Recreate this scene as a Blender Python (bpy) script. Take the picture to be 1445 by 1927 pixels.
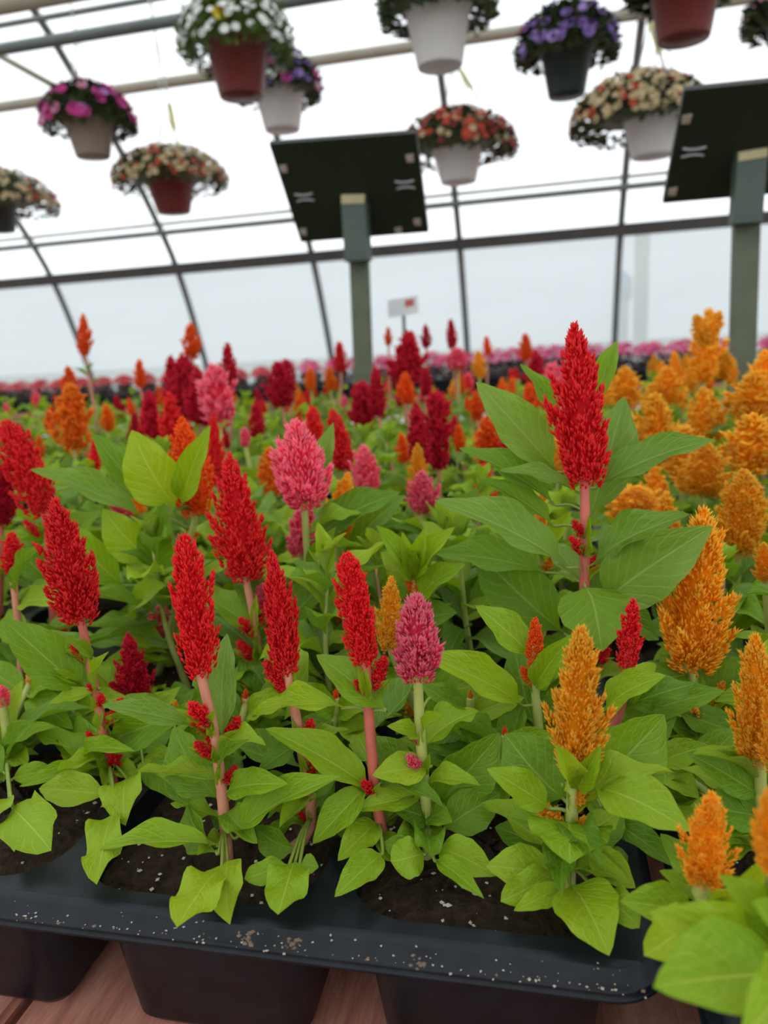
import bpy, bmesh, math, random
from mathutils import Vector, Matrix
from mathutils.bvhtree import BVHTree
R_ = random.Random(11)
for o in list(bpy.data.objects): bpy.data.objects.remove(o)
S = bpy.context.scene
COL = S.collection
# ------------------------------------------------------------------ camera, world, exposure
W_, H_, FPX = 1445, 1927, 1370.0
CX, CY = W_ / 2, H_ / 2
EYE = 1.06
PITCH = math.atan(323 / FPX); ROLL = math.radians(3.5); YAW = math.radians(12.47)
def _rz(v): c, s = math.cos(YAW), math.sin(YAW); return Vector((c*v[0]-s*v[1], s*v[0]+c*v[1], v[2]))
_F = Vector((0, math.cos(PITCH), -math.sin(PITCH))); _U = Vector((0, math.sin(PITCH), math.cos(PITCH))); _R0 = Vector((1, 0, 0))
cF = _rz(_F); cR = _rz(math.cos(ROLL)*_R0 - math.sin(ROLL)*_U); cU = _rz(math.sin(ROLL)*_R0 + math.cos(ROLL)*_U)
CAM = Vector((0, 0, EYE))
cam_d = bpy.data.cameras.new('camera'); cam = bpy.data.objects.new('camera', cam_d); COL.objects.link(cam)
M = Matrix.Identity(4)
for i in range(3): M[i][0] = cR[i]; M[i][1] = cU[i]; M[i][2] = -cF[i]; M[i][3] = CAM[i]
cam.matrix_world = M
cam_d.sensor_fit = 'VERTICAL'; cam_d.sensor_height = 36; cam_d.lens = FPX / H_ * 36
cam_d.clip_start = 0.01; cam_d.clip_end = 200
cam_d.dof.use_dof = True; cam_d.dof.focus_distance = 0.335; cam_d.dof.aperture_fstop = 8.6
S.camera = cam
wd = bpy.data.worlds.new('overcast_sky'); S.world = wd; wd.use_nodes = True
bg = wd.node_tree.nodes['Background']; bg.inputs[0].default_value = (0.94, 0.975, 1.0, 1); bg.inputs[1].default_value = 1.15
S.view_settings.view_transform = 'Standard'; S.view_settings.look = 'None'
S.view_settings.exposure = 0.78; S.view_settings.gamma = 1; S.view_settings.use_curve_mapping = False

def ray(x, y): return cF + cR*((x-CX)/FPX) - cU*((y-CY)/FPX)
def at(x, y, Y): d = ray(x, y); return CAM + d*(Y/d.y)
def onz(x, y, z): d = ray(x, y); return CAM + d*((z-EYE)/d.z)
def dep(p): return (p-CAM).dot(cF)
def m_px(npx, p): return npx*dep(p)/FPX
ZR = EYE-.225; ZS = ZR-.012; ZB = ZR-.087

# ------------------------------------------------------------------ helpers
def obj(name, mesh, mats=None, parent=None, mat_obj=None):
    o = bpy.data.objects.new(name, mesh); COL.objects.link(o)
    if mats is not None and len(mesh.materials) == 0:
        for m in (mats if isinstance(mats, (list, tuple)) else [mats]): mesh.materials.append(m)
    if mat_obj is not None:
        if len(mesh.materials) == 0: mesh.materials.append(None)
        o.material_slots[0].link = 'OBJECT'; o.material_slots[0].material = mat_obj
    if parent is not None: o.parent = parent
    return o
def empty(name, loc, label=None, cat=None, group=None):
    o = bpy.data.objects.new(name, None); COL.objects.link(o); o.location = loc; o.empty_display_size = .02
    if label: tag(o, label, cat, group)
    return o
def tag(o, label, cat, group=None, kind=None):
    if label: o['label'] = label
    if cat: o['category'] = cat
    if group: o['group'] = group
    if kind: o['kind'] = kind
    return o
def pyd(name, v, f, smooth=True):
    m = bpy.data.meshes.new(name); m.from_pydata([tuple(a) for a in v], [], f)
    if smooth: m.polygons.foreach_set('use_smooth', [True]*len(m.polygons))
    m.update(); return m
class MB:
    def __init__(s): s.v = []; s.f = []
    def box(s, a, b, mat=None):
        n = len(s.v)
        for z in (a[2], b[2]):
            for (x, y) in ((a[0], a[1]), (b[0], a[1]), (b[0], b[1]), (a[0], b[1])):
                p = Vector((x, y, z)); s.v.append(mat @ p if mat else p)
        s.f += [(n, n+3, n+2, n+1), (n+4, n+5, n+6, n+7)] + [(n+i, n+(i+1) % 4, n+4+(i+1) % 4, n+4+i) for i in range(4)]
        return s
    def tube(s, pts, rad, k=8, cap=True):
        pts = [Vector(p) for p in pts]; n0 = len(s.v)
        rr = rad if isinstance(rad, (list, tuple)) else [rad]*len(pts)
        ref = Vector((.3, .2, 1)) if abs((pts[-1]-pts[0]).normalized().z) < .9 else Vector((1, .1, 0))
        for i, p in enumerate(pts):
            d = (pts[min(i+1, len(pts)-1)]-pts[max(i-1, 0)]).normalized()
            a = d.cross(ref).normalized(); b = d.cross(a)
            for j in range(k):
                t = 2*math.pi*j/k; s.v.append(p+(a*math.cos(t)+b*math.sin(t))*rr[i])
        for i in range(len(pts)-1):
            for j in range(k):
                s.f.append((n0+i*k+j, n0+i*k+(j+1) % k, n0+(i+1)*k+(j+1) % k, n0+(i+1)*k+j))
        if cap:
            s.f.append(tuple(n0+j for j in range(k))[::-1]); e = n0+(len(pts)-1)*k; s.f.append(tuple(e+j for j in range(k)))
        return s
    def lathe(s, prof, k=28, c=(0, 0, 0)):
        n0 = len(s.v)
        for (r, z) in prof:
            for j in range(k):
                t = 2*math.pi*j/k; s.v.append(Vector((c[0]+r*math.cos(t), c[1]+r*math.sin(t), c[2]+z)))
        for i in range(len(prof)-1):
            for j in range(k): s.f.append((n0+i*k+j, n0+i*k+(j+1) % k, n0+(i+1)*k+(j+1) % k, n0+(i+1)*k+j))
        return s
    def mesh(s, name, smooth=False): return pyd(name, s.v, s.f, smooth)
def bez(pts, n=14):
    P = [Vector(p) for p in pts]; out = []
    Q = [P[0]*2-P[1]]+P+[P[-1]*2-P[-2]]; seg = len(P)-1
    for i in range(seg):
        a, b, c, d = Q[i:i+4]; m = max(2, n//seg)
        for k in range(m):
            t = k/m; out.append(.5*((2*b)+(c-a)*t+(2*a-5*b+4*c-d)*t*t+(3*b-a-3*c+d)*t**3))
    out.append(P[-1]); return out

# ------------------------------------------------------------------ materials
def newmat(name):
    m = bpy.data.materials.new(name); m.use_nodes = True; nt = m.node_tree
    return m, nt, nt.nodes, nt.links, nt.nodes['Principled BSDF']
def simple(name, col, rough=.5, var=.12, scale=30, metal=0, spec=.5, bump=0, col2=None):
    m, nt, N, L, P = newmat(name)
    P.inputs['Roughness'].default_value = rough; P.inputs['Metallic'].default_value = metal; P.inputs['Specular IOR Level'].default_value = spec
    tc = N.new('ShaderNodeTexCoord'); nz = N.new('ShaderNodeTexNoise'); nz.inputs['Scale'].default_value = scale; nz.inputs['Detail'].default_value = 5
    L.new(tc.outputs['Object'], nz.inputs['Vector'])
    mx = N.new('ShaderNodeMix'); mx.data_type = 'RGBA'
    c2 = col2 or tuple(max(0, c*(1-var*2)) for c in col); c1 = col if col2 else tuple(min(1, c*(1+var)) for c in col)
    mx.inputs[6].default_value = (*c2, 1); mx.inputs[7].default_value = (*c1, 1)
    L.new(nz.outputs['Fac'], mx.inputs[0]); L.new(mx.outputs[2], P.inputs['Base Color'])
    if bump:
        b = N.new('ShaderNodeBump'); b.inputs['Strength'].default_value = bump; b.inputs['Distance'].default_value = .004
        L.new(nz.outputs['Fac'], b.inputs['Height']); L.new(b.outputs[0], P.inputs['Normal'])
    return m
def leafmat(name, c1, c2, vein, under, transl=.3):
    m, nt, N, L, P = newmat(name); out = N['Material Output']
    P.inputs['Roughness'].default_value = .48; P.inputs['Specular IOR Level'].default_value = .26
    uv = N.new('ShaderNodeUVMap'); sp = N.new('ShaderNodeSeparateXYZ'); L.new(uv.outputs[0], sp.inputs[0])
    def math_(op, a, b=None):
        n = N.new('ShaderNodeMath'); n.operation = op
        for i, q in enumerate((a, b)):
            if q is None: continue
            if isinstance(q, (int, float)): n.inputs[i].default_value = q
            else: L.new(q, n.inputs[i])
        return n.outputs[0]
    u = math_('ABSOLUTE', math_('SUBTRACT', sp.outputs[0], .5))          # 0 midrib .. .5 edge
    tc = N.new('ShaderNodeTexCoord'); nz = N.new('ShaderNodeTexNoise'); nz.inputs['Scale'].default_value = 4.5; nz.inputs['Detail'].default_value = 4
    L.new(tc.outputs['Object'], nz.inputs['Vector'])
    s = math_('SUBTRACT', math_('MULTIPLY', sp.outputs[1], 8.0), math_('MULTIPLY', math_('POWER', u, .8), 5.0))
    s = math_('ADD', s, math_('MULTIPLY', nz.outputs['Fac'], .9))
    tri = math_('ABSOLUTE', math_('SUBTRACT', math_('FRACT', s), .5))    # 0 at vein
    def mr(val, a, b):
        n = N.new('ShaderNodeMapRange'); n.inputs[1].default_value = a; n.inputs[2].default_value = b; n.inputs[3].default_value = 1; n.inputs[4].default_value = 0
        L.new(val, n.inputs[0]); return n.outputs[0]
    side = math_('MULTIPLY', mr(tri, 0, .16), .42); mid = mr(u, .008, .03)
    v = math_('MAXIMUM', side, mid)
    oi = N.new('ShaderNodeObjectInfo')
    a = N.new('ShaderNodeMix'); a.data_type = 'RGBA'; a.inputs[6].default_value = (*c1, 1); a.inputs[7].default_value = (*c2, 1)
    fac = math_('ADD', math_('MULTIPLY', oi.outputs['Random'], .65), math_('MULTIPLY', nz.outputs['Fac'], .4)); L.new(fac, a.inputs[0])
    b = N.new('ShaderNodeMix'); b.data_type = 'RGBA'; b.inputs[7].default_value = (*vein, 1); L.new(a.outputs[2], b.inputs[6]); L.new(math_('MULTIPLY', v, .5), b.inputs[0])
    g = N.new('ShaderNodeNewGeometry'); c = N.new('ShaderNodeMix'); c.data_type = 'RGBA'; L.new(g.outputs['Backfacing'], c.inputs[0]); L.new(b.outputs[2], c.inputs[6])
    d = N.new('ShaderNodeMix'); d.data_type = 'RGBA'; d.inputs[0].default_value = .55; L.new(b.outputs[2], d.inputs[6]); d.inputs[7].default_value = (*under, 1)
    L.new(d.outputs[2], c.inputs[7]); L.new(c.outputs[2], P.inputs['Base Color'])
    bp = N.new('ShaderNodeBump'); bp.inputs['Strength'].default_value = .35; bp.inputs['Distance'].default_value = .002; bp.invert = True
    n2 = N.new('ShaderNodeTexNoise'); n2.inputs['Scale'].default_value = 9; n2.inputs['Detail'].default_value = 2; L.new(uv.outputs[0], n2.inputs['Vector'])
    L.new(math_('SUBTRACT', v, math_('MULTIPLY', n2.outputs['Fac'], 1.6)), bp.inputs['Height']); L.new(bp.outputs[0], P.inputs['Normal'])
    tr = N.new('ShaderNodeBsdfTranslucent'); hs = N.new('ShaderNodeMix'); hs.data_type = 'RGBA'; hs.blend_type = 'MULTIPLY'; hs.inputs[0].default_value = 1
    L.new(b.outputs[2], hs.inputs[6]); hs.inputs[7].default_value = (1.5, 1.45, .35, 1); L.new(hs.outputs[2], tr.inputs[0])
    ms = N.new('ShaderNodeMixShader'); ms.inputs[0].default_value = transl; L.new(P.outputs[0], ms.inputs[1]); L.new(tr.outputs[0], ms.inputs[2])
    L.new(ms.outputs[0], out.inputs[0]); return m
def petalmat(name, base, tip, dark, transl=.35):
    m, nt, N, L, P = newmat(name); out = N['Material Output']
    P.inputs['Roughness'].default_value = .6; P.inputs['Specular IOR Level'].default_value = .2
    uv = N.new('ShaderNodeUVMap'); sp = N.new('ShaderNodeSeparateXYZ'); L.new(uv.outputs[0], sp.inputs[0])
    a = N.new('ShaderNodeValToRGB'); e = a.color_ramp.elements; e[0].color = (*dark, 1); e[0].position = 0; e[1].color = (*tip, 1); e[1].position = 1
    k = a.color_ramp.elements.new(.45); k.color = (*base, 1); L.new(sp.outputs[1], a.inputs[0])
    oi = N.new('ShaderNodeObjectInfo'); hs = N.new('ShaderNodeHueSaturation'); L.new(a.outputs[0], hs.inputs['Color'])
    mr = N.new('ShaderNodeMapRange'); mr.inputs[3].default_value = .95; mr.inputs[4].default_value = 1.12; L.new(oi.outputs['Random'], mr.inputs[0]); L.new(mr.outputs[0], hs.inputs['Value'])
    L.new(hs.outputs[0], P.inputs['Base Color'])
    tr = N.new('ShaderNodeBsdfTranslucent'); L.new(hs.outputs[0], tr.inputs[0])
    ms = N.new('ShaderNodeMixShader'); ms.inputs[0].default_value = transl; L.new(P.outputs[0], ms.inputs[1]); L.new(tr.outputs[0], ms.inputs[2])
    L.new(ms.outputs[0], out.inputs[0]); return m
def filmmat(name, col, transp, tint):
    m, nt, N, L, P = newmat(name); out = N['Material Output']
    tp = N.new('ShaderNodeBsdfTransparent'); tp.inputs[0].default_value = (*tint, 1)
    tl = N.new('ShaderNodeBsdfTranslucent'); tc = N.new('ShaderNodeTexCoord'); nz = N.new('ShaderNodeTexNoise'); mp = N.new('ShaderNodeMapping')
    mp.inputs['Scale'].default_value = (.35, 2.5, 2.5); L.new(tc.outputs['Object'], mp.inputs[0]); L.new(mp.outputs[0], nz.inputs['Vector']); nz.inputs['Scale'].default_value = 2; nz.inputs['Detail'].default_value = 5
    mx = N.new('ShaderNodeMix'); mx.data_type = 'RGBA'; mx.inputs[6].default_value = (*[c*.86 for c in col], 1); mx.inputs[7].default_value = (*col, 1); L.new(nz.outputs['Fac'], mx.inputs[0]); L.new(mx.outputs[2], tl.inputs[0])
    df = N.new('ShaderNodeBsdfDiffuse'); L.new(mx.outputs[2], df.inputs[0])
    m1 = N.new('ShaderNodeMixShader'); m1.inputs[0].default_value = .3; L.new(tl.outputs[0], m1.inputs[1]); L.new(df.outputs[0], m1.inputs[2])
    m2 = N.new('ShaderNodeMixShader'); m2.inputs[0].default_value = transp; L.new(m1.outputs[0], m2.inputs[1]); L.new(tp.outputs[0], m2.inputs[2])
    L.new(m2.outputs[0], out.inputs[0]); return m
LEAF = {
 'lime': leafmat('leaf_lime', (.15, .29, .006), (.29, .41, .010), (.46, .55, .075), (.31, .40, .08)),
 'green': leafmat('leaf_green', (.075, .18, .006), (.18, .31, .010), (.34, .45, .075), (.25, .36, .09)),
 'dusty': leafmat('leaf_dusty', (.10, .21, .020), (.19, .31, .040), (.35, .44, .12), (.26, .37, .12)),
}
PET = {
 'red': petalmat('plume_red', (.82, .006, .014), (.92, .06, .05), (.62, .004, .012), .4),
 'crimson': petalmat('plume_crimson', (.60, .003, .022), (.68, .02, .05), (.42, .002, .014), .4),
 'pink': petalmat('plume_pink', (1, .085, .21), (1, .40, .46), (1, .06, .15), .58),
 'orange': petalmat('plume_orange', (.95, .19, .005), (1, .34, .03), (.86, .11, .004), .4),
 'scarlet': petalmat('plume_scarlet', (.92, .10, .006), (.98, .20, .02), (.80, .05, .004), .4),
 'yellow': petalmat('plume_amber', (1, .47, .006), (1, .72, .10), (1, .39, .003), .55),
}
STEM = {'red': simple('stem_red', (.58, .14, .10), .45, .25, 60), 'green': simple('stem_green', (.42, .46, .12), .45, .2, 60),
        'pinkish': simple('stem_pinkish', (.62, .25, .16), .45, .25, 60)}
MAT_PETIOLE = simple('petiole_green', (.20, .27, .03), .5, .2, 60)
MAT_TRAY = simple('black_tray_plastic', (.007, .010, .015), .36, .5, 90, spec=.24, bump=.04)
MAT_SOIL = simple('potting_soil', (.040, .026, .017), .95, .8, 220, spec=.1, bump=1.0)
MAT_PERL = simple('perlite', (.62, .58, .48), .8, .3, 60)
MAT_BITS = simple('dry_debris', (.42, .36, .28), .8, .3, 60)
MAT_PIPE = simple('galvanised_pipe', (.16, .18, .175), .45, .2, 8, metal=.2)
MAT_PIPE_L = simple('pale_beam', (.40, .36, .28), .6, .15, 5)
MAT_DARK = simple('dark_hip_board', (.045, .038, .033), .6, .3, 5)
MAT_SIGN = simple('sign_dark_green', (.013, .017, .009), .55, .25, 6)
MAT_POST = simple('post_green_paint', (.060, .085, .068), .6, .25, 9)
MAT_POSTW = simple('post_weathered', (.115, .130, .085), .75, .3, 14)
MAT_RAW = simple('raw_wood', (.42, .36, .20), .8, .2, 30)
MAT_METAL = simple('clip_metal', (.45, .45, .47), .35, .1, 30, metal=.7)
MAT_TAPE = simple('tape_spot', (.46, .36, .30), .7, .2, 30)
MAT_WHITEP = simple('white_plastic_pot', (.62, .58, .57), .45, .06, 8)
MAT_REDP = simple('oxblood_plastic_pot', (.135, .016, .014), .4, .12, 8)
MAT_TAUPE = simple('taupe_plastic_pot', (.27, .205, .165), .45, .1, 8)
MAT_BLKP = simple('charcoal_plastic_pot', (.016, .026, .024), .4, .2, 8)
MAT_YEL = simple('yellow_sticky_card', (.75, .66, .02), .5, .1, 8)
MAT_CORD = simple('pale_cord', (.50, .52, .50), .6, .1, 20)
MAT_CONC = simple('floor_gravel', (.24, .22, .19), .9, .3, 40, bump=.5)
MAT_GRASS = simple('outdoor_grass', (.16, .20, .07), .9, .3, 4)
MAT_TAG = simple('sign_white', (.72, .72, .74), .5, .05, 8)
MAT_TAGR = simple('sign_red', (.55, .10, .10), .5, .1, 8)
MAT_BLUE = simple('blue_drum', (.03, .22, .60), .5, .1, 3)
FILM = filmmat('poly_film', (.95, .97, .98), .55, (.97, .985, 1))
CURT = filmmat('curtain_film', (.59, .62, .64), .13, (.85, .9, .95))
def boardmat():
    m, nt, N, L, P = newmat('brick_red_board'); P.inputs['Roughness'].default_value = .8
    tc = N.new('ShaderNodeTexCoord'); mp = N.new('ShaderNodeMapping'); mp.inputs['Scale'].default_value = (26, 3, 26); nz = N.new('ShaderNodeTexNoise'); nz.inputs['Scale'].default_value = 3; nz.inputs['Detail'].default_value = 8; nz.inputs['Roughness'].default_value = .75
    L.new(tc.outputs['Object'], mp.inputs[0]); L.new(mp.outputs[0], nz.inputs['Vector'])
    r = N.new('ShaderNodeValToRGB'); e = r.color_ramp.elements; e[0].position = .3; e[0].color = (.20, .065, .045, 1); e[1].position = .72; e[1].color = (.62, .31, .22, 1)
    k = r.color_ramp.elements.new(.5); k.color = (.44, .17, .115, 1); L.new(nz.outputs['Fac'], r.inputs[0]); L.new(r.outputs[0], P.inputs['Base Color'])
    b = N.new('ShaderNodeBump'); b.inputs['Strength'].default_value = .5; b.inputs['Distance'].default_value = .002; L.new(nz.outputs['Fac'], b.inputs['Height']); L.new(b.outputs[0], P.inputs['Normal'])
    return m
MAT_BOARD = boardmat()

# ------------------------------------------------------------------ greenhouse shell
XL, XR = -13.0, 9.0
RELP = [(6.75, -1.06), (6.58, -.5), (6.38, .1), (6.11, .70), (5.77, 1.14), (5.38, 1.53), (4.97, 1.84), (4.6, 2.12), (3.8, 2.58), (2.8, 2.92), (1.9, 3.06), (1.0, 3.1)]
HALF = bez([Vector((0, n, z+EYE)) for n, z in RELP], 44)
def mir(p): return Vector((p.x, 2.0-p.y, p.z))
ARCH = HALF+[mir(p) for p in HALF[:-1]][::-1]
ZH = .70+EYE
def skin(name, pts, mat, off, nx=1):
    v, f = [], []; cs = [XL+(XR-XL)*i/nx for i in range(nx+1)]
    c = Vector((0, 1, EYE))
    for x in cs:
        for i, p in enumerate(pts):
            d = (pts[min(i+1, len(pts)-1)]-pts[max(i-1, 0)]).normalized(); nn = Vector((0, d.z, -d.y))
            if nn.dot(p-c) < 0: nn = -nn
            v.append((x, p.y+nn.y*off, p.z+nn.z*off))
    k = len(pts)
    for a in range(nx):
        for i in range(k-1): f.append((a*k+i, a*k+i+1, (a+1)*k+i+1, (a+1)*k+i))
    return tag(obj(name, pyd(name, v, f), mat), None, None, kind='structure')
floor = obj('floor', MB().box((XL, -4.9, -.06), (XR, 6.9, 0)).mesh('floor'), MAT_CONC); floor['kind'] = 'structure'
grass = obj('ground_outside', MB().box((-60, -60, -.2), (60, 60, -.065)).mesh('ground'), MAT_GRASS); grass['kind'] = 'structure'
hi = [p for p in ARCH if p.z >= ZH-.02]
ceiling = skin('ceiling', hi, FILM, .045)
i0 = next(i for i, p in enumerate(ARCH) if p.z >= ZH-.02)
wf = skin('wall_far', ARCH[:i0+1], CURT, .045)
wn = skin('wall_near', [mir(p) for p in ARCH[:i0+1]], FILM, .045)
for nm, x in (('wall_left', XL-.02), ('wall_right', XR+.02)):
    v = [(x, p.y, p.z) for p in ARCH]; o = obj(nm, pyd(nm, v, [tuple(range(len(v)))], False), FILM); o['kind'] = 'structure'
rib_m = MB().tube(ARCH, .026, 8).mesh('rib', True)
# rib x positions from the photograph: u = -.0989*6.114 = -.605 , spacing 1.22
for k in range(-10, 8):
    x = -.605+1.22*k
    if XL < x < XR:
        r = obj('rib', rib_m, MAT_PIPE, ceiling); r.location.x = x
def prof_n(z):
    for a, b in zip(HALF[:-1], HALF[1:]):
        if a.z <= z+EYE <= b.z: t = (z+EYE-a.z)/(b.z-a.z); return a.y+(b.y-a.y)*t
def purlin(parent, name, z, r, mat, off=-.05):
    n = prof_n(z)+off
    return obj(name, MB().tube([(XL, n, z+EYE), (XR, n, z+EYE)], r, 10).mesh(name, True), mat, parent)
hb = obj('hip_board', MB().box((XL, prof_n(.70)-.06, ZH-.045), (XR, prof_n(.70)-.015, ZH+.04)).mesh('hip_board'), MAT_DARK, wf)
purlin(ceiling, 'purlin', .965, .022, MAT_PIPE)
purlin(ceiling, 'purlin', 1.755, .036, MAT_PIPE_L, -.08)
obj('film_clip_rail', MB().box((XL, prof_n(1.02)-.02, EYE+1.02), (XR, prof_n(1.02)+.01, EYE+1.045)).mesh('film_clip_rail'), MAT_CORD, ceiling)
# upper pipes seen in the top left corner
def line_at_n(x, y, n, r, mat, name):
    p = at(x, y, n); return obj(name, MB().tube([(XL, p.y, p.z), (XR, p.y, p.z)], r, 10).mesh(name, True), mat, ceiling)
line_at_n(0, 93, 3.75, .030, MAT_PIPE, 'purlin'); line_at_n(0, 48, 4.2, .017, MAT_PIPE, 'purlin'); line_at_n(0, 6, 3.4, .05, MAT_PIPE_L, 'purlin')
a = at(-90, 55, 4.6); b = at(128, 176, 4.95); obj('brace', MB().tube([a, b], .022, 8).mesh('brace', True), MAT_PIPE_L, ceiling)

# ------------------------------------------------------------------ bench
def bench(name, x0, x1, y0, y1, bw, seam, label):
    b = empty(name, ((x0+x1)/2, (y0+y1)/2, 0), label, 'bench'); L0 = b.location
    mesh = bpy.data.meshes.new('board'); bm = bmesh.new(); bmesh.ops.create_cube(bm, size=1)
    bmesh.ops.scale(bm, vec=(bw-.006, y1-y0, .022), verts=bm.verts); bmesh.ops.bevel(bm, geom=bm.edges[:], offset=.003, segments=2, affect='EDGES'); bm.to_mesh(mesh); bm.free(); mesh.materials.append(MAT_BOARD)
    k = math.ceil((x0-seam)/bw); x = seam+k*bw
    while x+bw <= x1:
        o = obj('board', mesh, None, b); o.location = Vector((x+bw/2, (y0+y1)/2, ZB-.011))-L0; x += bw
    for yy in (y0+.1, (y0+y1)/2, y1-.1):
        obj('rail', MB().box((x0-L0.x, yy-.02-L0.y, ZB-.112), (x1-L0.x, yy+.02-L0.y, ZB-.022)).mesh('rail'), MAT_RAW, b)
        for xx in (x0+.1, x0*.5+x1*.5, x1-.1): obj('leg', MB().box((xx-.04-L0.x, yy-.04-L0.y, 0), (xx+.04-L0.x, yy+.04-L0.y, ZB-.112)).mesh('leg'), MAT_RAW, b)
    return b
bench('plant_bench', -2.9, 1.6, -.15, 1.98, .19, -.257, 'brick-red board bench carrying the trays of plumed celosia')
bench('plant_bench', -8.5, 5.5, 4.0, 5.5, .19, 0, 'far board bench along the plastic wall carrying bedding trays')

# ------------------------------------------------------------------ trays
PXC, PYC, NX, NY = .124, .130, 4, 2
def rrect(hx, hy, r, n=8):
    pts = []
    for (sx, sy, a0) in ((1, 1, 0), (-1, 1, 90), (-1, -1, 180), (1, -1, 270)):
        for k in range(n+1):
            a = math.radians(a0+90*k/n); pts.append((sx*(hx-r)+r*math.cos(a), sy*(hy-r)+r*math.sin(a)))
    return pts
def sqpts(hx, hy, n=8):       # matching points on the plain rectangle
    pts = []
    for (sx, sy, q) in ((1, 1, 0), (-1, 1, 1), (-1, -1, 2), (1, -1, 3)):
        for k in range(n+1):
            t = k/n
            a, b = {0: ((hx, hy-.03), (hx-.03, hy)), 1: ((-hx+.03, hy), (-hx, hy-.03)), 2: ((-hx, -hy+.03), (-hx+.03, -hy)), 3: ((hx-.03, -hy), (hx, -hy+.03))}[q]
            c = (sx*hx, sy*hy)
            if t < .5: pts.append((a[0]+(c[0]-a[0])*t*2, a[1]+(c[1]-a[1])*t*2))
            else: pts.append((c[0]+(b[0]-c[0])*(t*2-1), c[1]+(b[1]-c[1])*(t*2-1)))
    return pts
HX, HY = PXC*NX/2, PYC*NY/2
def cell_mesh():
    v, f = [], []
    rings = [(.0555, .0585, .026, 0), (.0545, .0575, .025, -.004), (.0505, .053, .018, -.03), (.044, .047, .012, -.081), (.040, .043, .010, -.0868)]
    for hx, hy, r, z in rings: v += [(x, y, z) for x, y in rrect(hx, hy, r)]
    k = 36
    for i in range(len(rings)-1):
        for j in range(k): f.append((i*k+j, i*k+(j+1) % k, (i+1)*k+(j+1) % k, (i+1)*k+j))
    f.append(tuple((len(rings)-1)*k+j for j in range(k))); return pyd('cell', v, f)
def soil_mesh():
    v, f = [], []; rnd = random.Random(5); k = 36; nr = 9
    for i in range(nr+1):
        t = 1-i/nr
        for x, y in rrect(.054, .057, .024):
            v.append((x*t, y*t, -.012+rnd.uniform(-.003, .003)*(0 if i == 0 else 1)+.003*(1-t)))
    for i in range(nr):
        for j in range(k): f.append((i*k+j, i*k+(j+1) % k, (i+1)*k+(j+1) % k, (i+1)*k+j))
    return pyd('soil', v, f)
def deck_mesh():
    v, f = [], []; k = 36
    for ix in range(NX):
        for iy in range(NY):
            cx, cy = -HX+PXC*(ix+.5), -HY+PYC*(iy+.5); n = len(v)
            v += [(cx+x, cy+y, 0) for x, y in sqpts(PXC/2, PYC/2)]+[(cx+x, cy+y, 0) for x, y in rrect(.0555, .0585, .026)]
            for j in range(k): f.append((n+j, n+(j+1) % k, n+k+(j+1) % k, n+k+j))
    return pyd('deck', v, f, False)
def rim_mesh():
    prof = [(-.004, 0), (.0008, -.0002), (.0016, -.0009), (.0030, -.0064), (.0048, -.0069), (.0056, -.0080), (.0052, -.0090), (.0064, -.0096), (.0066, -.0108), (.0054, -.0113), (.0034, -.0104), (.0016, -.0064)]
    v, f = [], []; k = None
    for o, z in prof:
        p = rrect(HX+.003+o, HY+.003+o, .016+max(0, o)); k = len(p); v += [(x, y, z) for x, y in p]
    for i in range(len(prof)-1):
        for j in range(k): f.append((i*k+j, i*k+(j+1) % k, (i+1)*k+(j+1) % k, (i+1)*k+j))
    return pyd('rim', v, f)
def pebbles(name, spots, rmin, rmax, rnd, flat=.7):
    v, f = [], []
    for (x, y, z) in spots:
        r = rnd.uniform(rmin, rmax); n = len(v)
        a = rnd.random()*6; el = rnd.uniform(.6, 1.5)
        for (px, py, pz) in ((1, 0, 0), (-1, 0, 0), (0, 1, 0), (0, -1, 0), (0, 0, 1), (0, 0, -1)):
            q = Vector((px*r*el, py*r, pz*r*flat)); q.rotate(Matrix.Rotation(a, 3, 'Z')); v.append((x+q.x*rnd.uniform(.7, 1.2), y+q.y, z+q.z))
        for t in ((0, 2, 4), (2, 1, 4), (1, 3, 4), (3, 0, 4), (2, 0, 5), (1, 2, 5), (3, 1, 5), (0, 3, 5)): f.append(tuple(n+i for i in t))
    return pyd(name, v, f, False)
CELLS = []
CELL, SOIL, DECK, RIM = cell_mesh(), soil_mesh(), deck_mesh(), rim_mesh()
rr = random.Random(3)
spots = []
for i in range(1400):
    ix, iy = rr.randrange(NX), rr.randrange(NY)
    spots.append((-HX+PXC*(ix+.5)+rr.uniform(-.049, .049), -HY+PYC*(iy+.5)+rr.uniform(-.052, .052), -.0105))
PERL = pebbles('perlite', spots, .0003, .0014, rr)
def tray(x0, y0, label, group, near=False):
    t = empty('cell_tray', (x0+HX, y0+HY+.006, ZR), label, 'tray', group)
    obj('deck', DECK, MAT_TRAY, t); obj('rim', RIM, MAT_TRAY, t)
    for ix in range(NX):
        for iy in range(NY):
            p = (-HX+PXC*(ix+.5), -HY+PYC*(iy+.5), 0)
            c = obj('cell', CELL, MAT_TRAY, t); c.location = p; CELLS.append((t.location.x+p[0], t.location.y+p[1]))
            s = obj('soil', SOIL, MAT_SOIL, c)
    if near: tag(obj('perlite', PERL, MAT_PERL, t), 'cream perlite grains in the potting soil', None, kind='stuff')
    return t
TX0, TY0 = .036-2*HX, .2260
t0 = tray(TX0, TY0, 'black plastic cell tray at the bench edge, rim dusted with soil crumbs', 'celosia trays', True)
tray(TX0-.525, TY0, 'black plastic cell tray abutting the soil-dusted front tray', 'celosia trays', True)
for j in range(1, 6):
    for i in range(5):
        tray(TX0-.525*i, TY0+.285*j+(.045 if j == 5 else 0), 'black cell tray hidden beneath the mixed celosia plants', 'celosia trays under the mixed plants')
ty = tray(.062, .128, 'black plastic cell tray holding the amber celosia at the bench edge', 'celosia trays', True)
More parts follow.
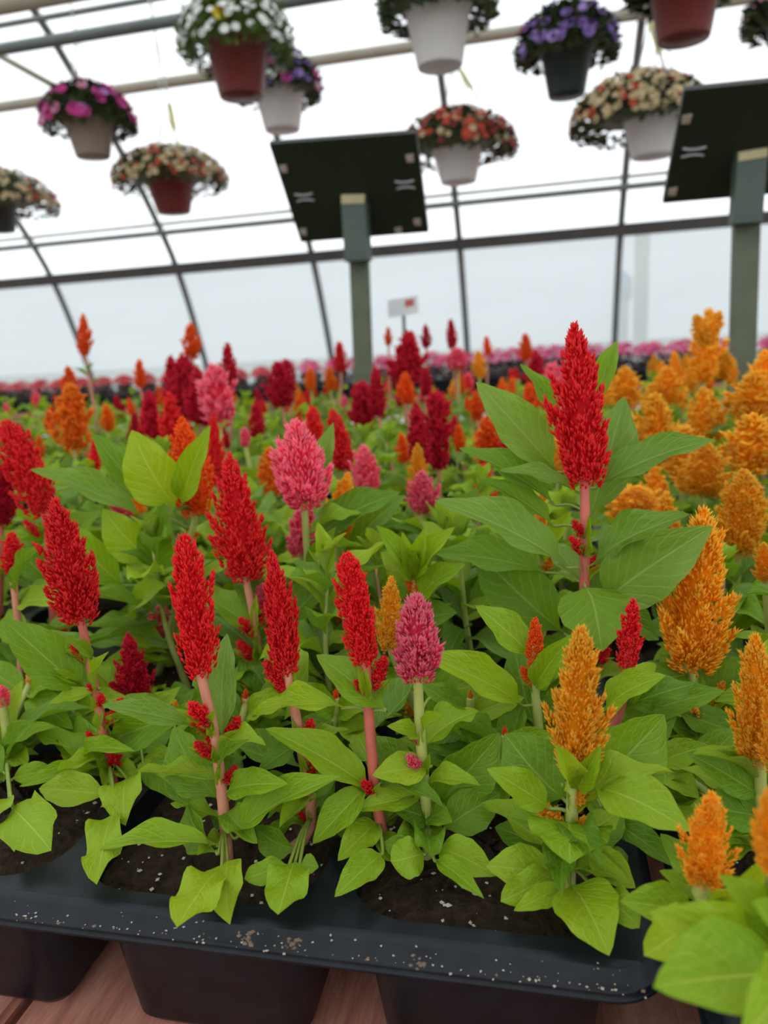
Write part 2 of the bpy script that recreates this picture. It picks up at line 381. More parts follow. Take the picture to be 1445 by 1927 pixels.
for j in range(0, 6):
    for i in range(2):
        if i+j: tray(.062+.525*i, .128+.285*j+(.048 if j == 5 else 0), 'black cell tray hidden beneath the amber celosia plants', 'celosia trays under the amber plants')
# crumbs on the rim of the front tray
rr = random.Random(8); sp = []
for i in range(230):
    t = rr.random(); x = rr.uniform(-HX, HX); o = rr.uniform(.0012, .0058)
    z = -.0009-(o-.0016)/.0014*.0055 if o < .0030 else -.0067
    if o > .0050: z = -.0076
    sp.append((x, -HY-.003-o, z+.0003))
tag(obj('soil_crumbs', pebbles('crumbs', sp, .0002, .0008, rr, .5), MAT_BITS, t0), 'pale crumbs scattered on the rim', None, kind='stuff')
sp = [(rr.uniform(-HX+.02, HX), -HY-.003-.0060+rr.uniform(.001, .003), -.0068) for i in range(26)]
for cxp, cyp in ((470, 1752), (790, 1797), (560, 1760)):
    p = at(cxp, cyp, TY0-.005)-t0.location
    sp += [(p.x+rr.uniform(-.003, .003), p.y-.004+rr.uniform(-.002, .002), p.z+rr.uniform(-.001, .002)) for i in range(14)]
tag(obj('soil_crumbs', pebbles('crumbs2', sp, .0004, .0012, rr, .6), simple('brown_debris', (.17, .11, .07), .9, .4, 60), t0), 'brown soil crumbs caught on the lip', None, kind='stuff')

# ------------------------------------------------------------------ leaf meshes
def leaf_mesh(name, kind, arch, fold, wave, seed, nv=18, nu=8, curl=0):
    rnd = random.Random(seed); ph = rnd.random()*6; ph2 = rnd.random()*6; v, f, uvs = [], [], []
    def hw(t):
        s = max(0, (t-.10)/.90)
        p, q = {'ovate': (.62, .95), 'lance': (.75, 1.05), 'heart': (.42, .85), 'round': (.5, .55)}[kind]
        m = p/(p+q); nrm = (m**p)*((1-m)**q)
        return max(.018 if t < .97 else 0, .5*(s**p)*((1-s)**q)/nrm)
    for j in range(nv+1):
        t = j/nv; t = t if j < nv else 1
        h = hw(t)
        for i in range(nu+1):
            u = i/nu*2-1
            x = u*h; z = arch*(1-((t-.45)/.55)**2 if t > .45 else 1-((.45-t)/.45)**2)
            z += fold*abs(u)*h+wave*math.sin(t*13+ph+(1.3 if u > 0 else 0))*u*u*(h*2)*.10
            z += curl*(abs(u)**2)*h*-1
            x += .05*math.sin(t*3.1+ph2)*t
            x += .012*math.sin(t*29+ph)*abs(u)**3*(1 if u > 0 else -1)
            v.append((x, t, z)); uvs.append((u*.5+.5, t))
    w = nu+1
    for j in range(nv):
        for i in range(nu): f.append((j*w+i, j*w+i+1, (j+1)*w+i+1, (j+1)*w+i))
    m = pyd(name, v, f); ul = m.uv_layers.new(name='UVMap')
    ul.data.foreach_set('uv', [c for l in m.loops for c in uvs[l.vertex_index]]); m.materials.append(None); return m
LM = {'ovate': [leaf_mesh('leaf', 'ovate', a, fo, w, i) for i, (a, fo, w) in enumerate(((.10, .25, .5), (.16, .35, .9), (.05, .15, 1.3), (.2, .4, .6), (-.04, .3, .8)))],
      'lance': [leaf_mesh('leaf', 'lance', a, fo, w, 20+i) for i, (a, fo, w) in enumerate(((.10, .3, .5), (.17, .4, 1.0), (.06, .5, .8), (-.03, .3, .6)))],
      'heart': [leaf_mesh('leaf', 'heart', a, fo, w, 40+i) for i, (a, fo, w) in enumerate(((.12, .2, .7), (.2, .35, 1.2), (.05, .3, 1.5)))],
      'round': [leaf_mesh('leaf', 'round', a, fo, w, 60+i) for i, (a, fo, w) in enumerate(((.12, .1, 1.2), (.2, -.2, 1.7), (.05, .3, 1.5)))]}
def leaf_pose(base, tip, width, nrm):
    d = tip-base; L = d.length
    if L < 1e-5: return None
    y = d/L; z = nrm-y*nrm.dot(y)
    if z.length < 1e-4: z = Vector((0, 0, 1))-y*y.z
    z.normalize(); x = y.cross(z); m = Matrix.Identity(4)
    for i in range(3): m[i][0] = x[i]*width; m[i][1] = y[i]*L; m[i][2] = z[i]*L*.8; m[i][3] = base[i]
    return m
def leaf_link(parent, m, mesh, mat):
    m = m.copy()
    for i in range(3): m[i][3] -= parent.location[i]
    o = obj('leaf', mesh, None, parent, LEAF[mat]); o.matrix_basis = m; return o
def leaf(parent, base, tip, width, nrm, kind='ovate', mat='lime', rnd=R_):
    m = leaf_pose(base, tip, width, nrm)
    if m is not None: return leaf_link(parent, m, rnd.choice(LM[kind]), mat)
# plants keep clear of one another: coarse hulls of what already stands, in a grid
GRID = {}; GS = .03
def hull(v, f):
    lo = [min(p[k] for p in v) for k in range(3)]; hi_ = [max(p[k] for p in v) for k in range(3)]
    return (BVHTree.FromPolygons([tuple(p) for p in v], f), lo, hi_)
def gcells(lo, hi_):
    r_ = [range(int(math.floor(lo[k]/GS)), int(math.floor(hi_[k]/GS))+1) for k in range(3)]
    return [(a, b, c) for a in r_[0] for b in r_[1] for c in r_[2]]
def register(owner, kind, h):
    e = (owner, kind, h)
    for c in gcells(h[1], h[2]): GRID.setdefault(c, []).append(e)
def hits(owner, h, own=()):
    seen = set(); n = {'plume': 0, 'stem': 0, 'leaf': 0, 'post': 0}
    for c in gcells(h[1], h[2]):
        for e in GRID.get(c, ()):
            if id(e) in seen: continue
            seen.add(id(e))
            if e[0] == owner and e[1] not in own: continue
            b = e[2]
            if any(b[1][k] > h[2][k] or b[2][k] < h[1][k] for k in range(3)): continue
            if b[0].overlap(h[0]): n[e[1]] += 1
    return n
ROWS, COLS = (4, 7, 10, 13, 16, 18), (0, 2, 4, 6, 8)
LEAFV = {}
def leaf_hull(m, mesh):
    if mesh.name not in LEAFV: LEAFV[mesh.name] = [mesh.vertices[a*9+b].co.copy() for a in ROWS for b in COLS]
    v = [m @ p for p in LEAFV[mesh.name]]; w = len(COLS)
    return hull(v, [(a*w+b, a*w+b+1, (a+1)*w+b+1, (a+1)*w+b) for a in range(len(ROWS)-1) for b in range(w-1)]), v
def in_tray(v): return sum(1 for p in v if p.z < ZR+.0015 and p.y > (.2235 if p.x < .05 else .13))
def leaf_cost(owner, h, v):
    n = hits(owner, h, ('plume',)); return 10*n['plume']+8*n['stem']+10*n['post']+2*n['leaf']+8*min(2, in_tray(v))+3*min(3, hides(v))
def tube_hull(pts, r):
    b = MB().tube(pts, r, 5, False); return hull(b.v, b.f)
LEAFQ = []
VIEW = []                 # measured plumes: foliage in front is kept low enough to leave them in sight, as in the photograph
def pix(p): p = p-CAM; z = p.dot(cF); return CX+FPX*p.dot(cR)/z, CY-FPX*p.dot(cU)/z, z
def sight(B, T, w): a, b = pix(B), pix(T); VIEW.append((min(a[0], b[0])-w*.30, max(a[0], b[0])+w*.30, b[1]-4, a[1]-(a[1]-b[1])*.12, min(a[2], b[2])))
def hides(v):
    n = 0
    for p in v:
        x, y, z = pix(p)
        for q in VIEW:
            if q[0] < x < q[1] and q[2] < y < q[3] and z < q[4]-.004: n += 1; break
    return n

# ------------------------------------------------------------------ plume meshes (unit width, height = aspect)
def plume_mesh(name, seed, A, prof, nb, ns, sl, sw, rb, rise, out):
    rnd = random.Random(seed); v, f, uvs = [], [], []
    def spike(p, d, L, w):
        a = d.orthogonal().normalized(); a.rotate(Matrix.Rotation(rnd.random()*6.28, 3, d)); b = d.cross(a); n = len(v)
        mid = p+d*L*.4
        bend = Vector((rnd.uniform(-1, 1), rnd.uniform(-1, 1), rnd.uniform(-.3, 1)))*L*.16
        for k in range(3):
            t = k*2.0944; e = a*math.cos(t)+b*math.sin(t)*.6; v.append(p+e*w*.5); v.append(mid+e*w*.62+bend*.3); uvs.extend(((0, .25), (0, .55)))
        v.append(p+d*L+bend); uvs.append((0, 1))
        for k in range(3):
            k2 = (k+1) % 3; f.append((n+2*k, n+2*k2, n+2*k2+1, n+2*k+1)); f.append((n+2*k+1, n+2*k2+1, n+6))
    # core
    k = 8; rows = 12; n0 = len(v)
    for i in range(rows+1):
        t = i/rows; r = prof(t)*.5*.36+.01
        for j in range(k):
            q = 6.283*j/k; v.append(Vector((r*math.cos(q), r*math.sin(q), t*A*.97))); uvs.append((0, .05))
    for i in range(rows):
        for j in range(k): f.append((n0+i*k+j, n0+i*k+(j+1) % k, n0+(i+1)*k+(j+1) % k, n0+(i+1)*k+j))
    for c in range(ns*6):                                 # bracts all over the core
        t = rnd.uniform(.02, .95); th = rnd.random()*6.283; rad = Vector((math.cos(th), math.sin(th), 0))
        spike(rad*(prof(t)*.5*rnd.uniform(.34, .62)+.005)+Vector((0, 0, t*A*.95)), (rad*rnd.uniform(.4, .9)+Vector((0, 0, 1))).normalized(), sl*rnd.uniform(.7, 1.2), sw*rnd.uniform(.8, 1.3))
    ga = 2.39996
    for i in range(nb):
        t = (i+.3)/nb; R = prof(t)*.5*rnd.uniform(.62, 1.15); az = i*ga+rnd.uniform(-.4, .4)
        z0 = (.07+.88*t)*A; rad = Vector((math.cos(az), math.sin(az), 0)); e = rad*R+Vector((0, 0, z0)); s = rad*R*.12+Vector((0, 0, max(-.04, z0-R*rise*rnd.uniform(.8, 1.25)-.12)))
        bd = (e-s); BL = bd.length
        if BL < 1e-4: continue
        bd.normalize(); q = bd.orthogonal().normalized(); q2 = bd.cross(q); cnt = max(8, int(ns*(.35+.65*R/.5)))
        for c in range(cnt):
            u = rnd.random()**.7; th = rnd.random()*6.283; w = (q*math.cos(th)+q2*math.sin(th))
            r = rb*(1.05-u*.8)*(.5+R)
            p = s+bd*(BL*u)+w*r*.7*(1 if u < .6 else (1-u)/.4*.9+.1)
            d = (bd*.8+w*out*(1-.6*u)+Vector((0, 0, .45))+rad*.15).normalized()
            spike(p, d, sl*rnd.uniform(.6, 1.25)*(.65+.35*R/.5), sw*rnd.uniform(.7, 1.3))
    for c in range(int(ns*1.6)):                          # terminal tip
        t = rnd.uniform(.8, 1); th = rnd.random()*6.283; r = prof(t)*.5*.5
        rad = Vector((math.cos(th), math.sin(th), 0))
        spike(rad*r+Vector((0, 0, t*A*.97)), (rad*.5+Vector((0, 0, 1))).normalized(), sl*rnd.uniform(.5, .9), sw*.9)
    m = pyd(name, v, f); ul = m.uv_layers.new(name='UVMap')
    ul.data.foreach_set('uv', [c for l in m.loops for c in uvs[l.vertex_index]]); m.materials.append(None); m['aspect'] = A; return m
def pr(p, q, lo=.0):
    m = p/(p+q); nrm = m**p*(1-m)**q
    return lambda t: lo*(1-t)+(1-lo*(1-t))*((max(t, .0001)**p)*((1-min(t, .9999))**q)/nrm)
PROF = {'cone': pr(.42, .85, .15), 'blunt': pr(.45, .42, .15), 'fat': pr(.45, .72, .15), 'spike': pr(.4, .6, .2), 'feather': pr(.40, .72, .2)}
PL = {}
for kind, A, nb, ns, sl, sw, rb, rise, out, cnt in (('cone', 2.4, 34, 80, .125, .042, .27, 1.7, .55, 4), ('blunt', 2.9, 36, 70, .14, .05, .29, 1.7, .55, 3), ('fat', 1.45, 34, 80, .15, .05, .24, 1.15, .75, 3),
        ('spike', 3.6, 34, 34, .22, .09, .32, 1.5, .6, 3), ('feather', 2.2, 44, 84, .115, .034, .24, 1.2, .9, 4)):
    PL[kind] = [plume_mesh('plume', 100+i*7+len(kind), A, PROF[kind], nb, ns, sl, sw, rb, rise, out) for i in range(cnt)]
PLlo = {}
for kind, A, nb, ns, sl, sw, rb, rise, out, cnt in (('cone', 2.4, 30, 20, .24, .10, .22, 1.25, .9, 2), ('fat', 1.45, 26, 20, .26, .10, .20, .95, 1.0, 1), ('spike', 3.6, 24, 14, .32, .16, .30, 1.3, .8, 1), ('feather', 2.2, 34, 22, .22, .075, .20, .9, 1.2, 3), ('blunt', 2.9, 30, 20, .25, .1, .24, 1.2, .9, 1)):
    PLlo[kind] = [plume_mesh('plume', 200+i*7+len(kind), A, PROF[kind], nb, ns, sl, sw, rb, rise, out) for i in range(cnt)]
def plume(parent, base, tip, width, kind, colr, lo=False, name='plume', rnd=R_):
    m = rnd.choice((PLlo if lo else PL)[kind]); A = m['aspect']; z = tip-base; L = z.length; z.normalize()
    x = Vector((1, 0, 0)); x = (x-z*x.dot(z)).normalized(); y = z.cross(x); a = rnd.random()*6.28
    x, y = x*math.cos(a)+y*math.sin(a), y*math.cos(a)-x*math.sin(a)
    mt = Matrix.Identity(4); p = base-parent.location
    for i in range(3): mt[i][0] = x[i]*width*1.1; mt[i][1] = y[i]*width*1.1; mt[i][2] = z[i]*L/A; mt[i][3] = p[i]
    o = obj(name, m, None, parent, PET[colr]); o.matrix_basis = mt; return o
def plume_hull(base, tip, width, kind):
    z = tip-base; L = z.length; z.normalize(); x = z.orthogonal().normalized(); y = z.cross(x); v, f = [], []
    for i in range(8):
        t = .04+.92*i/7; rad = PROF[kind](t)*.5*width*1.22
        for k in range(7): a = k*.8976; v.append(base+z*L*t+(x*math.cos(a)+y*math.sin(a))*rad)
    for i in range(7):
        for k in range(7): f.append((i*7+k, i*7+(k+1) % 7, (i+1)*7+(k+1) % 7, (i+1)*7+k))
    return hull(v, f)
def root(p, inset=.0):
    cx_, cy_ = min(CELLS, key=lambda c: max(abs(c[0]-p.x)/.062, abs(c[1]-p.y)/.065))
    return Vector((min(max(p.x, cx_-.043+inset), cx_+.043-inset), min(max(p.y, cy_-.046+inset), cy_+.046-inset), ZS-.004))
def rise(g0, g, nxt):       # a plant set back into its cell first rises clear of the tray web
    return [g, g+Vector((0, 0, .011)), g+Vector(((nxt.x-g.x)*.06, (nxt.y-g.y)*.06, .025))] if (g-g0).length > .002 else [g]
def stem(parent, pts, r0, r1, mat):
    c = bez(pts, 12); n = len(c); m = MB().tube([p-parent.location for p in c], [r0+(r1-r0)*i/(n-1) for i in range(n)], 8).mesh('stem', True)
    return obj('stem', m, mat, parent)
UP = Vector((0, 0, 1)); TOC = -cF
def auto_leaves(*a, **k): LEAFQ.append(lambda: auto_now(*a, **k))
def auto_now(P, pts, n, t0, t1, size, mats, rnd, back=False, kinds=('ovate', 'ovate', 'lance')):
    c = bez(pts, 24); az = rnd.random()*6.28; lowest = next((i for i, p in enumerate(c) if p.z > ZR+.004), 0)
    for k in range(n):
        t = t0+(t1-t0)*(k+rnd.random()*.6)/n; az += 2.4+rnd.uniform(-.4, .4); best = None; mt = rnd.choice(mats)
        for q in range(14):
            p = c[max(lowest, min(len(c)-1, int((t+rnd.uniform(-.06, .06)*(q > 0))*(len(c)-1))))]; a = az+(rnd.uniform(-1.3, 1.3)*min(1, q/4) if q else 0)
            if back: a = math.radians(rnd.uniform(-5, 185))
            el = math.radians(rnd.uniform(-12, 22)+42*max(0, t-.35)+(rnd.uniform(-8, 26) if q > 4 else 0)); L = size*rnd.uniform(.72, 1.1)*(1.0-.35*abs(t-.5)/.5)*(1 if q < 9 else .84)
            d = Vector((math.cos(a)*math.cos(el), math.sin(a)*math.cos(el), math.sin(el)))
            tip = p+d*L; tip.z = max(tip.z, ZR+.005)
            nr = (UP*1.0+Vector((rnd.uniform(-.35, .35), rnd.uniform(-.5, .15), 0))).normalized()
            m = leaf_pose(p, tip, L*rnd.uniform(.36, .48), nr); me = rnd.choice(LM[rnd.choice(kinds)]); h, v = leaf_hull(m, me); cost = leaf_cost(P.name, h, v)
            if best is None or cost < best[0]: best = (cost, m, me, h)
            if cost == 0: break
        leaf_link(P, best[1], best[2], mt); register(P.name, 'leaf', best[3]); STAT['auto'] += 1; STAT['auto_left'] += best[0] >= 8
STAT = {'auto': 0, 'auto_left': 0, 'set': 0, 'set_left': 0, 'far_petiole': 0, 'plume_left': 0}
def set_leaf(P, Y, lf, rnd, curve):
    (bx, by), (tx, ty_), w = lf[0], lf[1], lf[2]; kd = lf[3] if len(lf) > 3 else 'ovate'; mt = lf[4] if len(lf) > 4 else 'lime'
    dy0 = lf[5] if len(lf) > 5 else 0; dy1 = lf[6] if len(lf) > 6 else -.012
    nm = lf[7] if len(lf) > 7 else (TOC*.75+UP*.75); best = None; me0 = LM[kd]; up = [p for p in curve if p.z > ZR-.002] or curve
    for e in (0, .005, -.005, .010, -.010, .016, -.016, .023, -.023, .03, -.03, .04):
        for tilt in (0, .012, -.012):
            B = safe(bx, by, Y+dy0+e); T = safe(tx, ty_, Y+dy1+e+tilt); A = min(up, key=lambda p: (p-B).length+max(0, p.z-B.z)*.6); B = B+(A-B)*(.38 if (A-B).length > .01 else 0); gap = (A-B).length; m = leaf_pose(B, T, m_px(w, (B+T)/2)*1.12, nm)
            for me in me0[:2]:
                h, v = leaf_hull(m, me); cost = leaf_cost(P.name, h, v)-3*min(3, hides(v))+abs(e)*20+abs(tilt)*20
                if best is None or cost < best[0]: best = (cost, m, me, h, B, gap, A)
        if best[0] < 1: break
    B, gap, A = best[4], best[5], best[6]; leaf_link(P, best[1], best[2], mt); register(P.name, 'leaf', best[3]); STAT['set'] += 1; STAT['set_left'] += best[0] >= 8
    if gap > .003:                                        # the stalk that carries this leaf
        STAT['far_petiole'] += gap > .045
        mid = A*.5+B*.5+Vector((0, 0, gap*.10)); y = Vector([best[1][k][1] for k in range(3)])
        obj('petiole', MB().tube([q-P.location for q in bez([A, mid, B, B+y*.07], 9)], .0008, 6).mesh('petiole', True), MAT_PETIOLE, P)

# ------------------------------------------------------------------ hero plants (front rows), stem points and plume ends measured, then set at their own distance
def Pt(x, y, Y): return at(x, y, Y)
def safe(x, y, Y):
    p = at(x, y, Y)
    if p.z < ZR+.009 and p.y > .10:
        q = onz(x, y, ZR+.009)
        p = q if q.y > .226 or x > 1215 else at(x, y, .2225)
    return p
HERO = {}; SETQ = []
for q in (at(680, 720, 1.658), at(1396, 770, 1.572)): register('post', 'post', tube_hull([(q.x, q.y, ZB), (q.x, q.y, EYE)], .03))
_p = at(760, 660, 1.75); register('post', 'post', tube_hull([(_p.x, _p.y, ZB), (_p.x, _p.y, EYE)], .006))
def hero(key, label, base, Y, path, tip, pw, kind, col, stemcol, leaves=(), nback=6, side=5, mats=('lime', 'green'), lsize=.055, r0=.0031, lo=False, group=None, tipdY=0, low=None):
    low = (8 if key[0] == 'p' and key not in ('p15', 'p16') else 0) if low is None else low
    for e in (0, .010, -.010, .018, -.018, .026, .036, -.026, .048, .06):
        b0 = at(base[0], base[1], Y+e); b0.z = ZS-.004; b = root(b0); pts = [Pt(x, y, Y+e) for x, y in path]; tp = Pt(tip[0], tip[1], Y+e+tipdY); pts = [p for p in pts[:-1] if p.z > (ZR+.022 if (b-b0).length > .002 else ZS)]+pts[-1:]; pts = rise(b0, b, pts[0])+pts
        ph = plume_hull(pts[-1], tp, m_px(pw, tp), kind); sh = tube_hull(bez(pts, 12)[2:], r0*.9); n1, n2 = hits('', ph), hits('', sh)
        if n1['plume']+n1['stem']+n2['plume']+n2['stem']+n1['post']+n2['post'] == 0: break
    else: STAT['plume_left'] += 1
    Y += e
    P = empty('celosia_plant', b, label, 'celosia', group); rnd = random.Random(sum(map(ord, key))*7)
    register(P.name, 'plume', ph); register(P.name, 'stem', sh); sight(pts[-1], tp, pw)
    stem(P, pts+[pts[-1]+(tp-pts[-1])*.5], r0, r0*.62, STEM[stemcol])
    plume(P, pts[-1], tp, m_px(pw, tp), kind, col, lo, rnd=rnd)
    c = bez(pts, 30)
    for k in range(side):                                  # small side plumes at the nodes
        t = rnd.uniform(.30, .88); p = c[int(t*(len(c)-1))]; a = rnd.choice((-1, 1))
        L = rnd.uniform(.007, .019); d = (cR*a*rnd.uniform(.3, .8)+UP*1.0-cF*rnd.uniform(-.4, .6)).normalized()
        q = p+d*L*.35; plume(P, q, q+d*L, L*.36, 'spike', col, True, 'side_plume', rnd)
        for s in (-1, 1): leaf(P, p, p+(d+cR*.5*s).normalized()*L*rnd.uniform(.8, 1.5), L*.3, TOC+UP, 'lance', 'lime', rnd)
    for lf in leaves: SETQ.append(lambda lf=lf, Y=Y: set_leaf(P, Y, lf, rnd, c))
    auto_leaves(P, pts, nback, .25, .92, lsize, mats, rnd, True)
    if low: auto_leaves(P, pts, low, .10, .62, lsize*.62, ('lime', 'green', 'lime'), rnd, False, ('ovate', 'ovate', 'heart', 'round'))
    HERO[key] = P; return P
UPN = UP*1.0+TOC*.3; BK = TOC*.3+UP*.9
hero('p1', 'scarlet celosia leaning over a cell, its tapered plume lobed at the base', (250, 1645), .315, [(228, 1530), (205, 1430), (178, 1290), (152, 1165)], (102, 935), 112, 'cone', 'red', 'red',
     [((150, 1300), (0, 1168), 78, 'ovate', 'green'), ((158, 1292), (76, 1258), 18, 'lance'), ((188, 1302), (92, 1325), 26, 'lance'), ((195, 1442), (36, 1482), 34, 'lance'), ((212, 1537), (72, 1487), 58, 'ovate'),
      ((258, 1482), (240, 1552), 74, 'heart', 'lime', 0, -.025), ((228, 1590), (183, 1665), 62, 'round', 'lime', 0, -.02), ((178, 1240), (118, 1198), 22, 'lance', 'green'), ((118, 1408), (255, 1412), 32, 'lance'), ((185, 1300), (205, 1225), 26, 'lance'), ((215, 1440), (110, 1370), 60, 'ovate', 'green', 0, .03)], 5, 7)
hero('p2', 'short crimson celosia half hidden between two scarlet plants', (275, 1570), .375, [(273, 1480), (266, 1400), (258, 1328)], (240, 1190), 66, 'cone', 'crimson', 'red',
     [((276, 1500), (342, 1468), 62, 'ovate', 'lime', 0, -.02), ((280, 1537), (388, 1520), 52, 'ovate', 'green'), ((270, 1430), (330, 1400), 40, 'lance', 'green')], 5, 3)
hero('p3', 'scarlet celosia with upright plume, roots beside the tray rim with drooping lime leaves', (432, 1668), .272, [(424, 1560), (413, 1450), (398, 1350), (378, 1270)], (345, 1002), 82, 'blunt', 'red', 'pinkish',
     [((372, 1368), (190, 1328), 42, 'lance', 'dusty'), ((420, 1400), (425, 1192), 58, 'lance', 'dusty', 0, .03, TOC), ((375, 1285), (212, 1395), 70, 'ovate', 'green', .05, .05, TOC+UP*.3), ((408, 1492), (322, 1372), 84, 'ovate', 'green', .01, .02, TOC),
      ((415, 1612), (186, 1600), 50, 'lance', 'lime', 0, -.005, UPN), ((412, 1690), (334, 1746), 78, 'round', 'lime', -.004, -.03, UP+TOC*.4), ((430, 1655), (436, 1738), 70, 'heart', 'lime', -.004, -.03, UP*.4+TOC), ((425, 1490), (542, 1472), 54, 'ovate', 'lime', 0, -.01), ((440, 1578), (642, 1458), 60, 'ovate', 'lime', 0, -.006, UP+TOC*.5), ((402, 1640), (352, 1512), 62, 'ovate', 'green', .015, .03, TOC), ((412, 1450), (470, 1390), 30, 'lance', 'green')], 3, 7)
hero('p4', 'scarlet celosia with bent pink stem rising from the tray cell corner', (535, 1688), .285, [(585, 1550), (562, 1380), (541, 1262)], (510, 1033), 76, 'cone', 'red', 'pinkish',
     [((535, 1678), (524, 1722), 74, 'round', 'lime', -.004, -.022, UP+TOC*.5), ((548, 1692), (600, 1630), 34, 'lance', 'green'), ((515, 1690), (460, 1655), 40, 'round', 'lime'), ((545, 1640), (480, 1560), 56, 'ovate', 'green', .01, .02, TOC), ((560, 1400), (488, 1452), 40, 'ovate', 'green'), ((575, 1500), (505, 1510), 46, 'ovate', 'green', .02, .02)], 3, 4)
hero('p5', 'tall scarlet celosia with shaggy plume standing behind the front plants', (515, 1480), .40, [(500, 1330), (480, 1180), (462, 1085)], (430, 850), 98, 'cone', 'red', 'pinkish',
     [((548, 1195), (626, 1080), 64, 'ovate', 'green', .02, .02), ((430, 1225), (516, 1315), 56, 'ovate', 'green'), ((470, 1260), (600, 1180), 60, 'ovate', 'green', .01, .03), ((490, 1230), (545, 1240), 30, 'lance')], 7, 6, ('green', 'dusty'))
hero('p6', 'scarlet celosia with blunt columnar plume and curving red stem', (768, 1688), .285, [(742, 1650), (718, 1560), (698, 1400), (688, 1250)], (652, 1037), 74, 'blunt', 'red', 'red',
     [((655, 1332), (473, 1350), 46, 'ovate', 'lime', 0, -.005, UP+TOC*.6), ((702, 1490), (498, 1374), 66, 'ovate', 'lime', .0, -.01, UP+TOC*.6), ((728, 1338), (593, 1235), 66, 'ovate', 'green', 0, -.01), ((712, 1545), (638, 1622), 54, 'ovate', 'lime', 0, -.01), ((724, 1642), (632, 1690), 54, 'ovate', 'lime', 0, -.015),
      ((700, 1470), (590, 1590), 56, 'lance', 'lime', 0, -.005)], 2, 3)
hero('p7', 'rose-pink celosia with plump plume on a pale green stem', (805, 1700), .29, [(806, 1600), (800, 1500), (790, 1370), (786, 1268)], (782, 1120), 100, 'fat', 'pink', 'green',
     [((820, 1290), (838, 1385), 100, 'ovate', 'green', .03, .03, TOC), ((790, 1385), (728, 1368), 34, 'lance'), ((795, 1380), (838, 1345), 34, 'lance'), ((806, 1540), (732, 1520), 50, 'ovate', 'green'), ((806, 1535), (852, 1545), 46, 'ovate', 'green'), ((812, 1442), (702, 1462), 58, 'ovate', 'lime'),
      ((838, 1500), (936, 1376), 92, 'ovate', 'green', .01, .015, TOC), ((845, 1572), (938, 1490), 72, 'ovate', 'green', .005, .01, TOC+UP*.5), ((800, 1645), (735, 1622), 66, 'round', 'lime', -.004, -.016), ((832, 1625), (936, 1645), 62, 'ovate', 'lime', 0, -.01), ((825, 1662), (912, 1690), 34, 'lance', 'lime', 0, -.01), ((770, 1640), (720, 1590), 40, 'ovate', 'green')], 2, 3)
hero('p8', 'amber celosia plume tucked behind the blunt scarlet one', (745, 1480), .37, [(742, 1350), (735, 1222)], (736, 1083), 56, 'feather', 'yellow', 'green', [((745, 1240), (820, 1290), 40, 'ovate', 'green')], 6, 1)
hero('p9', 'amber celosia with feathery cone plume above broad lime leaves in the front cell', (1066, 1705), .268, [(1072, 1620), (1076, 1540), (1078, 1448)], (1095, 1172), 108, 'feather', 'yellow', 'green',
     [((1035, 1522), (915, 1450), 62, 'ovate', 'lime', 0, -.005), ((1058, 1495), (945, 1385), 112, 'ovate', 'green', .01, .01, TOC), ((1095, 1490), (1245, 1340), 128, 'ovate', 'green', .015, .02, TOC), ((1110, 1480), (1302, 1560), 96, 'ovate', 'lime', 0, -.02, UP+TOC*.7), ((1066, 1545), (1080, 1626), 138, 'heart', 'lime', 0, -.028, UP+TOC*.5),
      ((1045, 1640), (915, 1635), 76, 'ovate', 'lime'), ((1032, 1650), (942, 1698), 54, 'round', 'lime'), ((1050, 1695), (968, 1716), 40, 'ovate', 'lime', 0, -.012), ((1072, 1685), (1152, 1796), 112, 'ovate', 'lime', -.005, -.035, UP*.5+TOC), ((1100, 1605), (1197, 1668), 58, 'ovate', 'lime', 0, -.01), ((1148, 1705), (1204, 1746), 58, 'round', 'lime', -.005, -.015), ((1100, 1600), (1170, 1520), 60, 'ovate', 'green', .02, .03), ((1060, 1480), (1040, 1400), 46, 'ovate', 'lime'), ((1085, 1490), (1130, 1400), 40, 'lance', 'lime'), ((1050, 1600), (930, 1560), 62, 'ovate', 'green', .02, .03)], 2, 4)
hero('p10', 'thin orange celosia bud on a yellow-green shoot behind the amber plume', (1020, 1560), .345, [(1018, 1440), (1010, 1330), (1005, 1262)], (1007, 1160), 32, 'spike', 'scarlet', 'green',
     [((1003, 1238), (893, 1142), 62, 'ovate', 'lime', 0, -.01), ((972, 1328), (785, 1232), 68, 'ovate', 'lime', 0, -.02), ((1005, 1300), (1080, 1190), 44, 'ovate', 'lime'), ((1000, 1360), (960, 1210), 70, 'ovate', 'green', .02, .03, TOC)], 6, 2)
hero('p11', 'slim scarlet celosia spike rising past a broad green leaf', (1135, 1640), .33, [(1145, 1500), (1163, 1350), (1180, 1258)], (1193, 1124), 40, 'spike', 'red', 'red',
     [((1120, 1332), (1252, 1268), 66, 'ovate', 'lime', 0, -.015, UP+TOC*.7), ((1145, 1425), (1272, 1330), 96, 'ovate', 'green', .01, .01), ((1180, 1602), (1272, 1630), 48, 'ovate', 'green'), ((1215, 1455), (1392, 1480), 54, 'lance', 'green'), ((1200, 1340), (1362, 1297), 54, 'ovate', 'green', .02, .02)], 5, 2)
